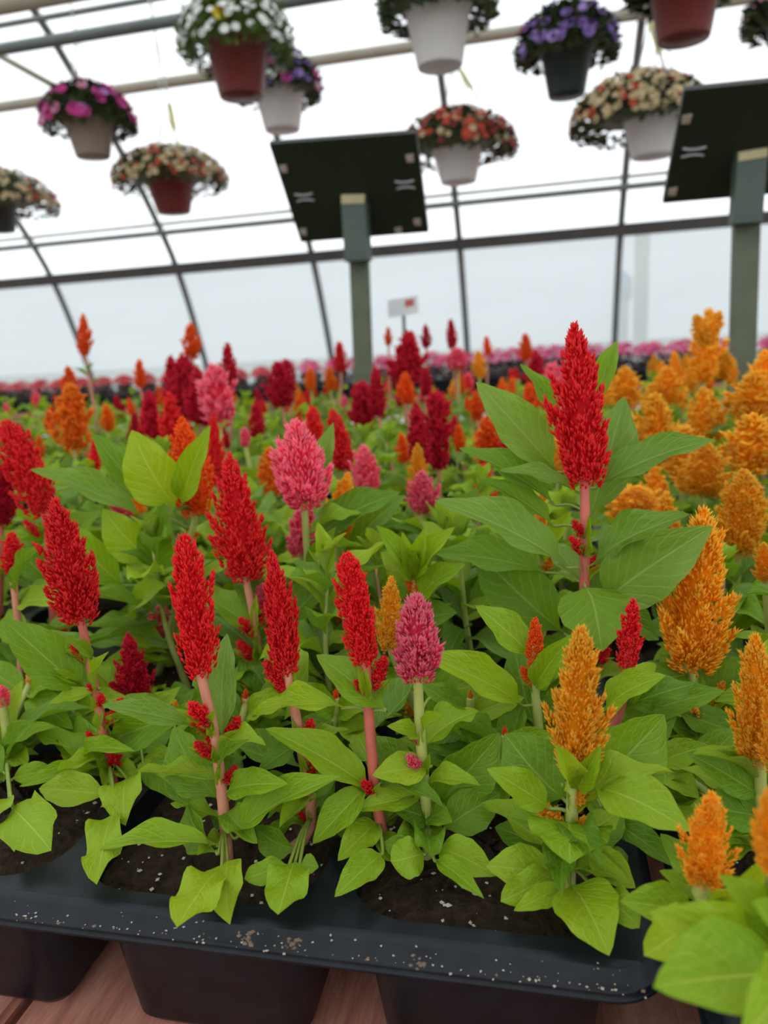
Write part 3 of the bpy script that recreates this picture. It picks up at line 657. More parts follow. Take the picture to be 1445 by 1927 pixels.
hero('p12', 'tallest scarlet celosia, thick red stem and wide pointed leaves around its plume', (1098, 1500), .395, [(1098, 1300), (1100, 1100), (1100, 1000), (1100, 905)], (1080, 604), 122, 'cone', 'red', 'red',
     [((1048, 1066), (817, 945), 80, 'ovate', 'dusty', 0, -.02), ((1020, 880), (893, 722), 76, 'ovate', 'dusty', .03, .02, TOC), ((1032, 770), (977, 685), 32, 'lance', 'green', .05, .05), ((1118, 705), (1160, 640), 36, 'lance', 'green', .05, .05), ((1108, 975), (1170, 745), 80, 'ovate', 'dusty', .02, .03, TOC), ((1130, 915), (1342, 825), 62, 'ovate', 'dusty', .01, 0),
      ((1092, 928), (935, 887), 34, 'lance', 'dusty', 0, -.01), ((1015, 945), (862, 845), 52, 'ovate', 'green', .02, .02), ((1010, 985), (902, 903), 46, 'ovate', 'green', .02, .01), ((1115, 1062), (1300, 965), 62, 'ovate', 'dusty', 0, -.005), ((1150, 1135), (1336, 985), 112, 'ovate', 'dusty', 0, -.01, TOC*.9+UP*.4), ((1100, 1100), (1140, 1225), 128, 'heart', 'green', -.005, -.03, TOC*.7+UP*.8),
      ((1042, 1175), (888, 1038), 104, 'ovate', 'green', .02, .03, TOC), ((990, 1065), (818, 1045), 66, 'ovate', 'green', .02, .02), ((1090, 1180), (1000, 1290), 80, 'ovate', 'green', .02, .02), ((1040, 800), (1060, 770), 70, 'ovate', 'lime', .05, .05, TOC), ((1110, 1120), (1240, 1200), 70, 'ovate', 'green', .03, .03)], 6, 6, ('green', 'dusty'), r0=.0037)
hero('p13', 'large amber celosia plume standing among leaves beside the tall scarlet one', (1310, 1560), .385, [(1308, 1400), (1302, 1255)], (1325, 950), 136, 'feather', 'yellow', 'green', [((1300, 1270), (1200, 1290), 50, 'ovate', 'green'), ((1250, 1350), (1402, 1388), 58, 'ovate', 'green', -.02, -.03), ((1310, 1330), (1440, 1240), 90, 'ovate', 'green')], 8, 3, ('green',))
hero('p14', 'amber celosia with paired plumes over the tray edge', (1440, 1640), .29, [(1432, 1540), (1430, 1430)], (1420, 1190), 96, 'feather', 'yellow', 'green', [((1430, 1500), (1290, 1420), 70, 'ovate', 'green'), ((1440, 1540), (1300, 1520), 70, 'ovate', 'green', 0, -.01), ((1420, 1470), (1395, 1380), 60, 'ovate', 'green', .03, .03)], 5, 2, ('green', 'lime'))
pp = HERO['p14']; a, b = at(1462, 1440, .272), at(1462, 1275, .272); w = m_px(64, b); plume(pp, a, b, w, 'feather', 'yellow', name='plume'); register(pp.name, 'plume', plume_hull(a, b, w, 'feather'))
k = at(1440, 1560, .285); obj('side_stem', MB().tube([q-pp.location for q in bez([k, at(1456, 1500, .278), a, a+(b-a)*.4], 9)], .0016, 7).mesh('side_stem', True), STEM['green'], pp)
hero('p15', 'small amber celosia with tufted plume and wide lime leaves in the amber tray', (1318, 1740), .225, [(1322, 1700), (1326, 1660)], (1340, 1487), 92, 'feather', 'yellow', 'green',
     [((1310, 1715), (1168, 1700), 74, 'ovate', 'lime', 0, -.01), ((1300, 1740), (1212, 1800), 76, 'round', 'lime', -.01, -.03), ((1330, 1690), (1240, 1640), 40, 'lance', 'lime'), ((1345, 1690), (1440, 1610), 60, 'ovate', 'lime'), ((1310, 1680), (1240, 1570), 60, 'ovate', 'green', .03, .05), ((1340, 1720), (1420, 1680), 44, 'ovate', 'lime')], 2, 0, ('lime', 'green'), lsize=.03)
hero('p16', 'amber celosia with big blurred leaves hanging over the amber tray rim', (1500, 1860), .185, [(1480, 1740), (1462, 1640)], (1445, 1480), 74, 'feather', 'yellow', 'green',
     [((1490, 1850), (1222, 1722), 118, 'ovate', 'lime', -.005, -.014, UP+TOC*.7), ((1475, 1870), (1235, 1868), 170, 'ovate', 'lime', -.02, -.035, UP+TOC*.5), ((1470, 1760), (1352, 1650), 70, 'ovate', 'lime', 0, 0), ((1440, 1810), (1282, 1800), 60, 'ovate', 'lime', 0, -.005), ((1490, 1900), (1400, 1960), 120, 'ovate', 'lime', -.03, -.05), ((1480, 1780), (1415, 1700), 90, 'ovate', 'lime')], 0, 0, ('lime',))
hero('p0', 'pale stemmed leafy celosia with a curled round leaf and tiny pink bud', (18, 1640), .318, [(20, 1540), (14, 1420), (6, 1330)], (2, 1290), 26, 'spike', 'pink', 'green',
     [((30, 1590), (98, 1600), 84, 'round', 'lime', 0, -.02), ((20, 1560), (-40, 1590), 60, 'ovate', 'lime'), ((20, 1440), (70, 1350), 40, 'lance', 'green'), ((12, 1400), (40, 1280), 44, 'ovate', 'lime', .02, .02), ((20, 1500), (110, 1450), 36, 'lance', 'lime'), ((10, 1480), (-60, 1400), 60, 'ovate', 'green')], 5, 0)
# second and third rows, left
hero('q1', 'scarlet celosia with curved plume tip beside a small red bud', (110, 1420), .46, [(105, 1250), (92, 1080), (82, 965)], (8, 788), 72, 'blunt', 'red', 'red', [((100, 1100), (0, 1010), 50, 'ovate', 'green'), ((110, 1050), (190, 960), 60, 'ovate', 'green', .02, .02)], 8, 3, ('green', 'lime'))
hero('q2', 'crimson celosia beside the scarlet one with the curved plume tip', (-10, 1350), .47, [(0, 1150), (2, 985)], (8, 872), 62, 'cone', 'crimson', 'red', [], 8, 2)
hero('q3', 'dwarf scarlet celosia bud on a thin pink stem', (45, 1450), .40, [(40, 1250), (24, 1078)], (22, 1000), 36, 'spike', 'red', 'pinkish', [((30, 1120), (90, 1020), 30, 'lance', 'green'), ((35, 1140), (130, 1130), 50, 'ovate', 'lime')], 6, 1)
hero('q4', 'lime-leaved celosia whose two upright leaves cup an orange plume', (310, 1400), .46, [(318, 1200), (350, 1040), (368, 965)], (340, 783), 80, 'feather', 'scarlet', 'green',
     [((312, 955), (243, 812), 92, 'ovate', 'lime', -.03, -.03, TOC), ((326, 945), (393, 800), 48, 'ovate', 'lime', -.03, -.03, TOC), ((225, 968), (55, 885), 50, 'lance', 'dusty', -.02, -.04), ((268, 1085), (306, 945), 64, 'ovate', 'green', -.03, -.03, TOC), ((205, 1175), (312, 1098), 80, 'ovate', 'lime', -.04, -.05), ((170, 1090), (120, 985), 70, 'ovate', 'lime', -.02, -.02, TOC), ((250, 1060), (190, 960), 70, 'ovate', 'lime', -.03, -.03, TOC), ((260, 960), (170, 815), 50, 'lance', 'green', 0, 0), ((320, 1120), (240, 1150), 60, 'ovate', 'green', -.03, -.04)], 7, 1, ('lime', 'green'))
hero('q5', 'rose-pink celosia with broad pointed plume on a bare yellow-green stem', (590, 1350), .44, [(585, 1200), (580, 1080), (572, 945)], (556, 793), 104, 'fat', 'pink', 'green', [((590, 1120), (630, 990), 46, 'ovate', 'green'), ((590, 940), (625, 795), 40, 'ovate', 'dusty', .04, .04, TOC), ((600, 1010), (750, 925), 70, 'ovate', 'green', .02, .02)], 7, 0, ('green', 'lime'))
hero('q6', 'small rose-pink celosia half covered by the pale stemmed pink one', (565, 1300), .50, [(566, 1150), (568, 1040)], (572, 950), 66, 'fat', 'pink', 'green', [], 6, 0)
hero('q7', 'amber celosia plume between pink plumes in the second row', (660, 1300), .47, [(650, 1150), (632, 1015)], (655, 888), 58, 'feather', 'yellow', 'green', [((650, 1060), (760, 930), 90, 'ovate', 'green', -.02, -.02, TOC*.6+UP)], 7, 1)
hero('q8', 'leafy celosia without a plume, lime rosette of pointed leaves', (772, 1400), .41, [(775, 1250), (778, 1120)], (768, 1020), 22, 'spike', 'scarlet', 'green',
     [((775, 1090), (705, 990), 46, 'ovate', 'lime'), ((780, 1080), (855, 990), 44, 'ovate', 'lime'), ((770, 1100), (715, 1040), 46, 'ovate', 'lime'), ((785, 1130), (875, 1060), 52, 'ovate', 'lime'), ((770, 1080), (755, 1000), 30, 'lance', 'lime'), ((790, 1060), (800, 990), 30, 'lance', 'lime'), ((780, 1180), (860, 1150), 60, 'ovate', 'green')], 8, 0, ('green', 'lime'))
hero('q9', 'leafy celosia shoot with a thin amber bud below the tall scarlet plume', (1020, 1400), .47, [(1020, 1200), (1018, 1040)], (1018, 918), 24, 'spike', 'yellow', 'green', [((1018, 1060), (960, 960), 36, 'lance', 'lime'), ((1020, 1060), (1075, 960), 36, 'lance', 'lime'), ((1020, 1120), (940, 1080), 50, 'ovate', 'lime')], 8, 2)
for k, (x, y, Y, tx, ty_) in enumerate(((880, 1560, .345, 885, 1330), (470, 1530, .35, 462, 1330), (60, 1560, .36, 55, 1290), (945, 1600, .325, 950, 1400), (335, 1560, .345, 330, 1350), (640, 1560, .345, 632, 1330), (1230, 1640, .315, 1232, 1420), (150, 1560, .37, 140, 1330))):
    hero('zz%d' % k, 'low leafy celosia seedling crowded between the front plants', (x, y), Y, [((x+tx)/2, (y+ty_)/2), (tx, ty_)], (tx, ty_-34), 12, 'spike', 'scarlet' if k % 2 else 'yellow', 'green',
         [((tx, ty_+20), (tx+sx*w, ty_+dy), 50, 'ovate', 'lime' if sx > 0 else 'green', 0, -.01) for sx, w, dy in ((-1, 95, -40), (1, 100, -20), (-1, 80, 70), (1, 85, 80))], 8, 0, ('lime', 'green'), lsize=.05, low=6, group='low celosia seedlings between the front plants')
# mid-field plumes: (tip), (bottom), width, kind, colour, distance, label
MID = [
 ((684, 838), (690, 925), 54, 'fat', 'pink', .62, 'small pink celosia plume between amber and crimson ones'),
 ((785, 833), (788, 915), 36, 'feather', 'yellow', .60, 'small amber celosia rising behind a pink bud'),
 ((793, 888), (800, 960), 52, 'fat', 'pink', .55, 'low pink celosia in front of the small amber one'),
 ((133, 722), (140, 845), 66, 'feather', 'orange', .74, 'bright orange celosia cone over leafy plants'),
 ((200, 762), (203, 810), 26, 'feather', 'orange', .85, 'tiny orange celosia beside the bright orange cone'),
 ((128, 688), (132, 750), 28, 'cone', 'scarlet', 1.05, 'red-orange celosia tip behind the bright orange cone'),
 ((280, 735), (290, 845), 46, 'cone', 'crimson', .80, 'twin crimson celosia, the fuller of the pair'),
 ((318, 738), (328, 845), 44, 'cone', 'red', .80, 'twin red celosia beside the fuller crimson one'),
 ((252, 775), (256, 845), 24, 'cone', 'crimson', .85, 'narrow crimson celosia beside the twin plumes'),
 ((402, 688), (412, 792), 66, 'fat', 'pink', .75, 'bright pink celosia against the crimson clump'),
 ((345, 665), (350, 790), 60, 'cone', 'crimson', 1.0, 'dark crimson celosia clump behind the bright pink plume'),
 ((370, 690), (378, 800), 50, 'cone', 'crimson', 1.0, 'dark crimson celosia clump, lower plume'),
 ((320, 668), (330, 760), 34, 'cone', 'crimson', 1.08, 'slender dark crimson celosia in the crimson clump'),
 ((400, 775), (408, 910), 40, 'cone', 'red', .62, 'tall scarlet celosia just behind the orange cup leaves'),
 ((358, 608), (362, 675), 34, 'cone', 'scarlet', 1.15, 'orange celosia tip standing clear above the crimson clump'),
 ((156, 590), (160, 668), 26, 'cone', 'scarlet', 1.15, 'lone orange celosia on a tall bare stem'),
 ((427, 645), (432, 725), 30, 'cone', 'crimson', 1.1, 'slim crimson celosia spike by the pink plume'),
 ((262, 675), (264, 730), 22, 'cone', 'scarlet', 1.2, 'orange celosia tip above pale leaves'),
 ((522, 680), (530, 765), 54, 'cone', 'crimson', 1.0, 'heavy crimson celosia cone in the middle rows'),
 ((538, 675), (545, 740), 30, 'cone', 'crimson', 1.15, 'crimson celosia tip behind the heavy crimson cone'),
 ((588, 763), (592, 855), 42, 'cone', 'red', .72, 'red celosia beside the tallest pink plume'),
 ((625, 770), (650, 885), 46, 'cone', 'red', .68, 'leaning red celosia near the amber plume'),
 ((480, 755), (485, 830), 30, 'cone', 'crimson', .95, 'crimson celosia among leaves in the middle rows'),
 ((460, 805), (462, 840), 18, 'fat', 'pink', .7, 'tiny pink celosia bud on a thin stem'),
 ((638, 642), (642, 700), 26, 'cone', 'red', 1.45, 'red-tipped celosia between a steel rib and the weathered sign post'),
 ((620, 690), (622, 735), 22, 'feather', 'orange', 1.3, 'orange celosia bud near the sign post'),
 ((583, 690), (586, 735), 20, 'feather', 'orange', 1.3, 'orange celosia bud among the rear leaves'),
 ((680, 720), (684, 800), 46, 'fat', 'crimson', 1.0, 'magenta-crimson celosia at the foot of the weathered sign post'),
 ((706, 690), (712, 785), 34, 'cone', 'crimson', 1.0, 'slim crimson celosia beside the magenta-crimson one at the post'),
 ((770, 622), (764, 725), 66, 'cone', 'crimson', 1.25, 'massive crimson celosia by the small white tag'),
 ((800, 610), (803, 655), 18, 'cone', 'crimson', 1.5, 'thin crimson celosia tip on the far row'),
 ((848, 600), (850, 655), 20, 'cone', 'crimson', 1.5, 'thin crimson celosia tip beside a steel rib'),
 ((858, 655), (862, 695), 40, 'fat', 'pink', 1.45, 'broad pink celosia in the last row'),
 ((782, 758), (790, 885), 44, 'cone', 'crimson', .72, 'crimson celosia pair, the shorter pointed plume'),
 ((818, 733), (826, 888), 48, 'blunt', 'crimson', .72, 'crimson celosia pair, the taller blunt plume'),
 ((800, 690), (803, 745), 24, 'cone', 'crimson', 1.1, 'small crimson celosia behind the crimson pair'),
 ((762, 700), (766, 760), 34, 'cone', 'scarlet', 1.05, 'red-orange celosia beside the crimson pair'),
 ((915, 785), (922, 875), 54, 'feather', 'scarlet', .72, 'flame-orange celosia below the tallest plume'),
 ((950, 795), (966, 895), 44, 'cone', 'crimson', .70, 'crimson celosia beside the flame-orange one'),
 ((895, 735), (898, 790), 28, 'feather', 'scarlet', .95, 'orange celosia spike in the middle rows'),
 ((1040, 683), (1045, 755), 40, 'fat', 'pink', .95, 'pale pink celosia behind the tallest plume'),
 ((1008, 660), (1012, 740), 40, 'cone', 'crimson', 1.1, 'broad crimson celosia behind the tallest scarlet plume'),
 ((995, 720), (1000, 790), 34, 'cone', 'scarlet', .95, 'orange-red celosia below the broad crimson one'),
 ((988, 628), (990, 680), 26, 'feather', 'scarlet', 1.4, 'orange celosia tip on the far row'),
 ((915, 632), (918, 668), 16, 'cone', 'scarlet', 1.5, 'small orange-red celosia tip on the far row'),
 ((900, 660), (902, 710), 24, 'feather', 'yellow', 1.3, 'amber celosia among the red rear plants'),
 ((730, 615), (731, 650), 14, 'cone', 'scarlet', 1.5, 'thin orange celosia tip beside the white tag'),
 ((945, 730), (948, 780), 24, 'cone', 'crimson', .95, 'short crimson celosia in the middle rows'),
 ((240, 930), (262, 965), 60, 'feather', 'yellow', .55, 'low amber celosia behind the lime cup leaves'),
 ((218, 930), (235, 970), 44, 'fat', 'pink', .52, 'low pink celosia next to the hidden amber plume'),
 ((300, 1140), (306, 1200), 60, 'fat', 'pink', .46, 'dusky pink celosia in the shade of the front plants'),
 ((495, 1100), (500, 1160), 50, 'fat', 'pink', .40, 'pale pink celosia hidden behind a scarlet plume'),
 ((1200, 915), (1195, 970), 110, 'feather', 'yellow', .60, 'wide amber celosia under the pointed dusty leaves'),
 ((1335, 580), (1325, 720), 56, 'feather', 'yellow', 1.05, 'tallest amber celosia with a forked crest'),
 ((1230, 740), (1238, 880), 76, 'feather', 'yellow', .78, 'upright amber celosia with slim tip near the tallest scarlet plume'),
 ((1175, 690), (1180, 770), 60, 'feather', 'yellow', .95, 'amber celosia beside the tallest scarlet plume'),
 ((1255, 690), (1258, 760), 56, 'feather', 'yellow', 1.0, 'amber celosia in front of the dark bedding trays'),
 ((1330, 735), (1335, 830), 66, 'feather', 'yellow', .85, 'amber celosia between the forked crest and thick green post'),
 ((1330, 830), (1320, 930), 96, 'feather', 'yellow', .62, 'amber celosia with pale tips, second amber row'),
 ((1400, 880), (1390, 1040), 96, 'feather', 'yellow', .52, 'amber celosia with knobbly top in the amber rows'),
 ((1420, 700), (1415, 800), 90, 'feather', 'yellow', .80, 'amber celosia in front of the thick green post'),
 ((1440, 660), (1440, 760), 70, 'feather', 'yellow', .95, 'amber celosia past the thick green post'),
 ((1415, 780), (1410, 890), 100, 'feather', 'yellow', .66, 'broad amber celosia in the second amber row'),
 ((1362, 655), (1362, 715), 30, 'feather', 'yellow', 1.1, 'slender amber celosia touching the thick green post'),
 ((1290, 800), (1285, 905), 70, 'feather', 'yellow', .70, 'amber celosia between taller amber plumes'),
 ((1437, 1020), (1440, 1090), 40, 'feather', 'yellow', .42, 'small amber tuft beside a broad green leaf'),
]
used = []
for i, (tp, bt, w, kind, col, Y, label) in enumerate(MID):
    rnd = random.Random(500+i); jx, jm = rnd.uniform(-.01, .01), rnd.uniform(-.005, .005)
    for e in (0, .015, -.015, .03, -.03, .045, -.045, .06, .08, -.06, .1, .13):
        T = at(*tp, Y+e); B = at(*bt, Y+e+.005); g0 = Vector((B.x+jx, Y+e+.01, ZS-.004)); g = root(g0)
        mid = g+(B-g)*.5+Vector((jm, 0, 0)); pts = rise(g0, g, mid)+[mid, B]; w_ = m_px(w, T)
        ph = plume_hull(B, T, w_, kind); sh = tube_hull(bez(pts, 12)[2:], .003); n1, n2 = hits('', ph), hits('', sh)
        if n1['plume']+n1['stem']+n2['plume']+n2['stem']+n1['post']+n2['post'] == 0: break
    else: STAT['plume_left'] += 1
    Y += e; used.append((g.x, g.y))
    P = empty('celosia_plant', g, label, 'celosia', 'celosia plants in the middle and rear rows')
    register(P.name, 'plume', ph); register(P.name, 'stem', sh); sight(B, T, w)
    stem(P, pts+[B+(T-B)*.4], .003, .002, STEM['green' if col in ('pink', 'yellow', 'orange') else 'pinkish'])
    plume(P, B, T, w_, kind, col, Y > .65, rnd=rnd)
    top = .8 if B.z < EYE-.07 else .62
    auto_leaves(P, pts, 13, .2, top, .058, ('green', 'lime', 'dusty'), rnd)
    if i in (15, 14, 0, 13): auto_leaves(P, pts, 3, .8, .95, .045, ('dusty', 'green'), rnd)
    if 'forked' in label:
        for q in ((1355, 585), (1308, 592)): plume(P, at(1328, 650, Y), at(*q, Y), m_px(22, T), 'spike', 'yellow', True, 'plume_fork', rnd)

# fill plants between the measured ones
rnd = random.Random(77); nfill = nskip = 0
posts = [at(680, 720, 1.655), at(1396, 770, 1.57)]
for P in HERO.values(): used.append((P.location.x, P.location.y))
def visible(x, y):
    p = Vector((x, y, ZS+.13))-CAM; z = p.dot(cF)
    if z < .05: return False
    u = CX+FPX*p.dot(cR)/z; v = CY-FPX*p.dot(cU)/z
    return -300 < u < W_+420 and v < H_+100
y = .232
while y < 1.93:
    sp_ = .070 if y < .5 else (.079 if y < .9 else .105)
    x = -2.2+rnd.uniform(0, .05)
    while x < 1.5:
        px, py = x+rnd.uniform(-.016, .016), y+rnd.uniform(-.016, .016); x += sp_
        if not visible(px, py) or .03 < px < .075: continue
        amber = px > .06
        if not amber and py < .28: continue
        if amber and py < .38 and px < .2: continue
        ok = None
        for q in range(16):
            g = root(Vector((px+rnd.uniform(-.03, .03)*(q > 0), py+rnd.uniform(-.03, .03)*(q > 0), 0)))
            if any((g.x-a)**2+(g.y-b)**2 < .043**2 for a, b in used): continue
            if py < .5 and q < 13 and hides([g+Vector((0, 0, .02*k)) for k in range(1, 6)]): continue
            if not amber and g.y < .355: continue
            if (g.x > .05) == amber: ok = g; break
        if ok is None: nskip += 1; continue
        px, py = g.x, g.y
        if any((px-a.x)**2+(py-a.y)**2 < .08**2 for a in posts): continue
        used.append((px, py)); nfill += 1
        h = rnd.uniform(.095, .125) if py < .62 else rnd.uniform(.10, .135)
        has = (py > .62 and rnd.random() < .75) or (amber and py > .5)
        col = rnd.choice(('yellow', 'yellow', 'yellow', 'orange')) if amber else rnd.choice(('red', 'crimson', 'crimson', 'scarlet', 'orange', 'pink', 'red', 'yellow'))
        zone = 'amber rows' if amber else 'mixed rows'
        cname = {'red': 'scarlet', 'crimson': 'crimson', 'scarlet': 'red-orange', 'orange': 'orange', 'pink': 'pink', 'yellow': 'amber'}[col]
        if has: lab, grp = f'{cname} plumed celosia with low plume filling the {zone} behind the front plants', f'{cname} filler celosia in the {zone}'
        else: lab, grp = f'leafy green celosia without a plume filling the {zone}', f'plumeless celosia in the {zone}'
        kd = 'feather' if col in ('yellow', 'orange') else ('fat' if col == 'pink' else 'cone'); hh = rnd.uniform(.022, .045)*(1.15 if amber else 1); pw_ = hh*(.62 if kd == 'fat' else .5)
        while h > .062 and hides([g+Vector((dx, 0, h+(hh if has else .02))) for dx in (-.012, 0, .012)]): h -= .008
        for q in range(14):
            k = 1+q*.12; top = g+Vector((rnd.uniform(-.012, .012)*k, rnd.uniform(-.012, .012)*k, h)); pts = [g, g+(top-g)*.5+Vector((rnd.uniform(-.006, .006), 0, 0)), top]
            ptop = top+Vector((rnd.uniform(-.006, .006), rnd.uniform(-.006, .006), hh)); ph = plume_hull(top-Vector((0, 0, .005)), ptop, pw_, kd) if has else None; sh = tube_hull(bez(pts, 12)[2:], .0025)
            n2 = hits('', sh); n1 = hits('', ph) if has else n2
            if n1['plume']+n1['stem']+n2['plume']+n2['stem']+n1['post']+n2['post'] == 0: break
        else: STAT['plume_left'] += 1
        P = empty('celosia_plant', g, lab, 'celosia', grp); register(P.name, 'stem', sh)
        if has: register(P.name, 'plume', ph)
        stem(P, pts, .0028, .0008, STEM['green' if rnd.random() < .6 else 'pinkish'])
        n = 18 if py < .62 else (11 if py < 1.2 else 8)
        auto_leaves(P, pts, n, .18, 1.0, .062 if py < .9 else .066, ('green', 'lime', 'lime', 'dusty'), rnd)
        if has:
            plume(P, top-Vector((0, 0, .005)), ptop, pw_, kd, col, True, rnd=rnd)
        else:
            for k in range(4):
                a = k*1.57+rnd.random(); leaf(P, top, top+Vector((math.cos(a)*.5, math.sin(a)*.5, 1))*rnd.uniform(.02, .032)*(1 if h > .08 else .7), .011, Vector((-math.cos(a), -math.sin(a), .4)), 'lance', 'lime', rnd)
    y += sp_
for job in SETQ: job()
for job in LEAFQ: job()
print(STAT, 'skipped', nskip)
print('fill plants', nfill, 'measured', len(MID)+len(HERO))

# ------------------------------------------------------------------ sign boards on posts
def sign(label, Y, tl, tr, bl, br, post_x, py_top, py_mid, py_bot, wu, wl):
    def onpl(p, Y): return at(p[0], p[1], Y)
    # board is a real tilted plate: top edge nearer than bottom edge
    TL, TR = onpl(tl, Y-.10), onpl(tr, Y-.10); BL, BR = onpl(bl, Y+.05), onpl(br, Y+.05)
    base = at(post_x[2], py_bot, Y); base.z = ZB
    s = empty('sign_stand', base, label, 'sign'); o0 = s.location
    n = (TR-TL).cross(BL-TL).normalized()
    if n.dot(CAM-TL) > 0: n = -n
    th = n*.014; v = [TL, TR, BR, BL, TL+th, TR+th, BR+th, BL+th]; v = [q-o0 for q in v]
    brd = obj('board', pyd('board', v, [(0, 1, 2, 3), (7, 6, 5, 4), (0, 4, 5, 1), (1, 5, 6, 2), (2, 6, 7, 3), (3, 7, 4, 0)], False), MAT_SIGN, s)
    def bl_(u, w): return (TL*(1-u)+TR*u)*(1-w)+(BL*(1-u)+BR*u)*w
    ex, ey = (TR-TL).normalized(), (BL-TL).normalized()
    for (u, w) in ((.05, .23), (.94, .22), (.05, .88), (.93, .87), (.78, .95)):
        c = bl_(u, w)-o0-n*.001; r = .008
        obj('tape_spot', pyd('tape', [c+ex*r*a+ey*r*b-n*d for d in (0, .003) for a, b in ((-1, -.8), (1, -1), (.8, 1), (-.9, .9))], [(0, 1, 2, 3), (4, 7, 6, 5), (0, 4, 5, 1), (1, 5, 6, 2), (2, 6, 7, 3), (3, 7, 4, 0)], False), MAT_TAPE, brd)
    for (u, w) in ((.14, .52), (.88, .47)):
        c = bl_(u, w)-o0-n*.004
        for k in (-1, 1):
            obj('clip', MB().tube([c+ex*.020*t+ey*(k*.005+k*.0035*t*t) for t in (-1, -.5, 0, .5, 1)], .0024, 6).mesh('clip', True), MAT_METAL, brd)
    # upper post block (wider), lower stake
    def block(name, p0, p1, w, Yc, dpt, mat):
        A = at(p0[0], p0[1], Yc)-o0; B = at(p1[0], p1[1], Yc)-o0; 
        hw_ = m_px(w, A+o0)/2; d = (A-B).normalized(); e = Vector((1, 0, 0)); e = (e-d*e.dot(d)).normalized(); g = d.cross(e)
        vv = [q+e*hw_*a+g*dpt*b for q in (B, A) for a, b in ((-1, -1), (1, -1), (1, 1), (-1, 1))]
        return obj(name, pyd(name, vv, [(0, 3, 2, 1), (4, 5, 6, 7)]+[(i, (i+1) % 4, 4+(i+1) % 4, 4+i) for i in range(4)], False), mat, s), A, B
    ub, A, B = block('post_head', (post_x[0], py_top), (post_x[1], py_mid), wu, Y-.015, .02, MAT_POST)
    Ae = at(post_x[0], py_top, Y-.015); Be = at(post_x[0]+.3, py_top+17, Y-.015)
    block('post_end_grain', (post_x[0], py_top-3), (post_x[0], py_top+14), wu*.96, Y-.017, .0205, MAT_RAW)
    low = at(post_x[2], py_bot, Y+.01); low.z = ZB
    A = at(post_x[1]+2, py_mid-6, Y+.01)-o0; B = low-o0; hw_ = m_px(wl, A+o0)/2
    vv = [q+Vector((hw_*a, .016*b, 0)) for q in (B, A) for a, b in ((-1, -1), (1, -1), (1, 1), (-1, 1))]
    obj('stake', pyd('stake', vv, [(0, 3, 2, 1), (4, 5, 6, 7)]+[(i, (i+1) % 4, 4+(i+1) % 4, 4+i) for i in range(4)], False), MAT_POSTW, s)
    return s
sign('dark green sign board on a weathered post between steel ribs, seen from behind', 1.648, (506, 271), (783, 250), (566, 456), (806, 437), (668, 674, 680), 372, 492, 720, 46, 33)
sign('dark green sign board on a thick post rising among the amber celosia', 1.562, (1287, 170), (1590, 140), (1247, 383), (1535, 358), (1411, 1402, 1396), 290, 422, 770, 52, 43)
# small white tag on the far row
p = at(760, 660, 1.75); p.z = ZB; tg = empty('plant_tag', p, 'small white price tag with red corner on a thin stake', 'sign')
a = at(758, 577, 1.75)-p; hw_, hh_ = m_px(28, p), m_px(15, p); e = Vector((.99, -.1, .09)).normalized()
def plate(c, w, h, t): return [c+e*w*x+Vector((0, 0, h*z))+Vector((0, t*y, 0)) for y in (0, 1) for x, z in ((-1, -1), (1, -1), (1, 1), (-1, 1))]
CUBEF = [(0, 1, 2, 3), (7, 6, 5, 4), (0, 4, 5, 1), (1, 5, 6, 2), (2, 6, 7, 3), (3, 7, 4, 0)]
crd = obj('card', pyd('card', plate(a, hw_, hh_, .004), CUBEF, False), MAT_TAG, tg)
obj('red_print', pyd('redp', plate(a+e*hw_*.45+Vector((0, -.001, hh_*.3)), hw_*.3, hh_*.4, .0008), CUBEF, False), MAT_TAGR, crd)
obj('stake', MB().tube([(0, 0, 0), a+Vector((0, .004, -hh_))], .0045, 6).mesh('stake', True), MAT_POST, tg)

# ------------------------------------------------------------------ far bedding plants
def clump(seed, n, r, h, size, flat):
    q = random.Random(seed); v, f = [], []
    for i in range(n):
        a = q.random()*6.28; rr_ = r*math.sqrt(q.random()); z = h*(1-.35*(rr_/r)**2)*(q.uniform(.25, 1) if not flat else q.uniform(.85, 1.08))
        c = Vector((rr_*math.cos(a), rr_*math.sin(a), z)); nn = Vector((c.x/r+q.uniform(-.5, .5), c.y/r+q.uniform(-.5, .5), .8)).normalized(); e1 = nn.orthogonal().normalized(); e1.rotate(Matrix.Rotation(q.random()*6, 3, nn)); e2 = nn.cross(e1); s = size*q.uniform(.7, 1.3); k = len(v)
        for j in range(6): t = j*1.0472; v.append(c+e1*s*math.cos(t)+e2*s*.75*math.sin(t)-nn*s*.15)
        v.append(c+nn*s*.2)
        for j in range(6): f.append((k+j, k+(j+1) % 6, k+6))
    return pyd('clump', v, f)
BF = clump(1, 90, .058, .12, .014, False); BB = clump(2, 85, .062, .165, .012, True)
M_BRONZE = simple('bronze_foliage', (.06, .035, .03), .5, .3, 20); M_BPINK = simple('blossom_pink', (.72, .07, .22), .6, .2, 20); M_BRED = simple('blossom_red', (.62, .045, .06), .6, .2, 20)
for row, yy in enumerate((4.12, 4.28)):
    x = -6.3+row*.075
    k = 0
    while x < 3.2:
        red = x < -1.55; q = random.Random(int(x*100)+row)
        P = empty('bedding_plant', (x, yy, ZR-.012), ('red' if red else 'pink')+' flowering bedding plant with bronze leaves on the far bench', 'flower', ('red' if red else 'pink')+' bedding plants on the far bench')
        a = obj('foliage', BF, None, P, M_BRONZE); b = obj('blossoms', BB, None, P, M_BRED if red else M_BPINK); b['kind'] = 'stuff'; a['kind'] = 'stuff'
        P.rotation_euler.z = q.random()*6; zs = (.72 if red else .90)*q.uniform(.93, 1.06); P.scale = (1, 1, zs)
        x += .152; k += 1
x = -6.4
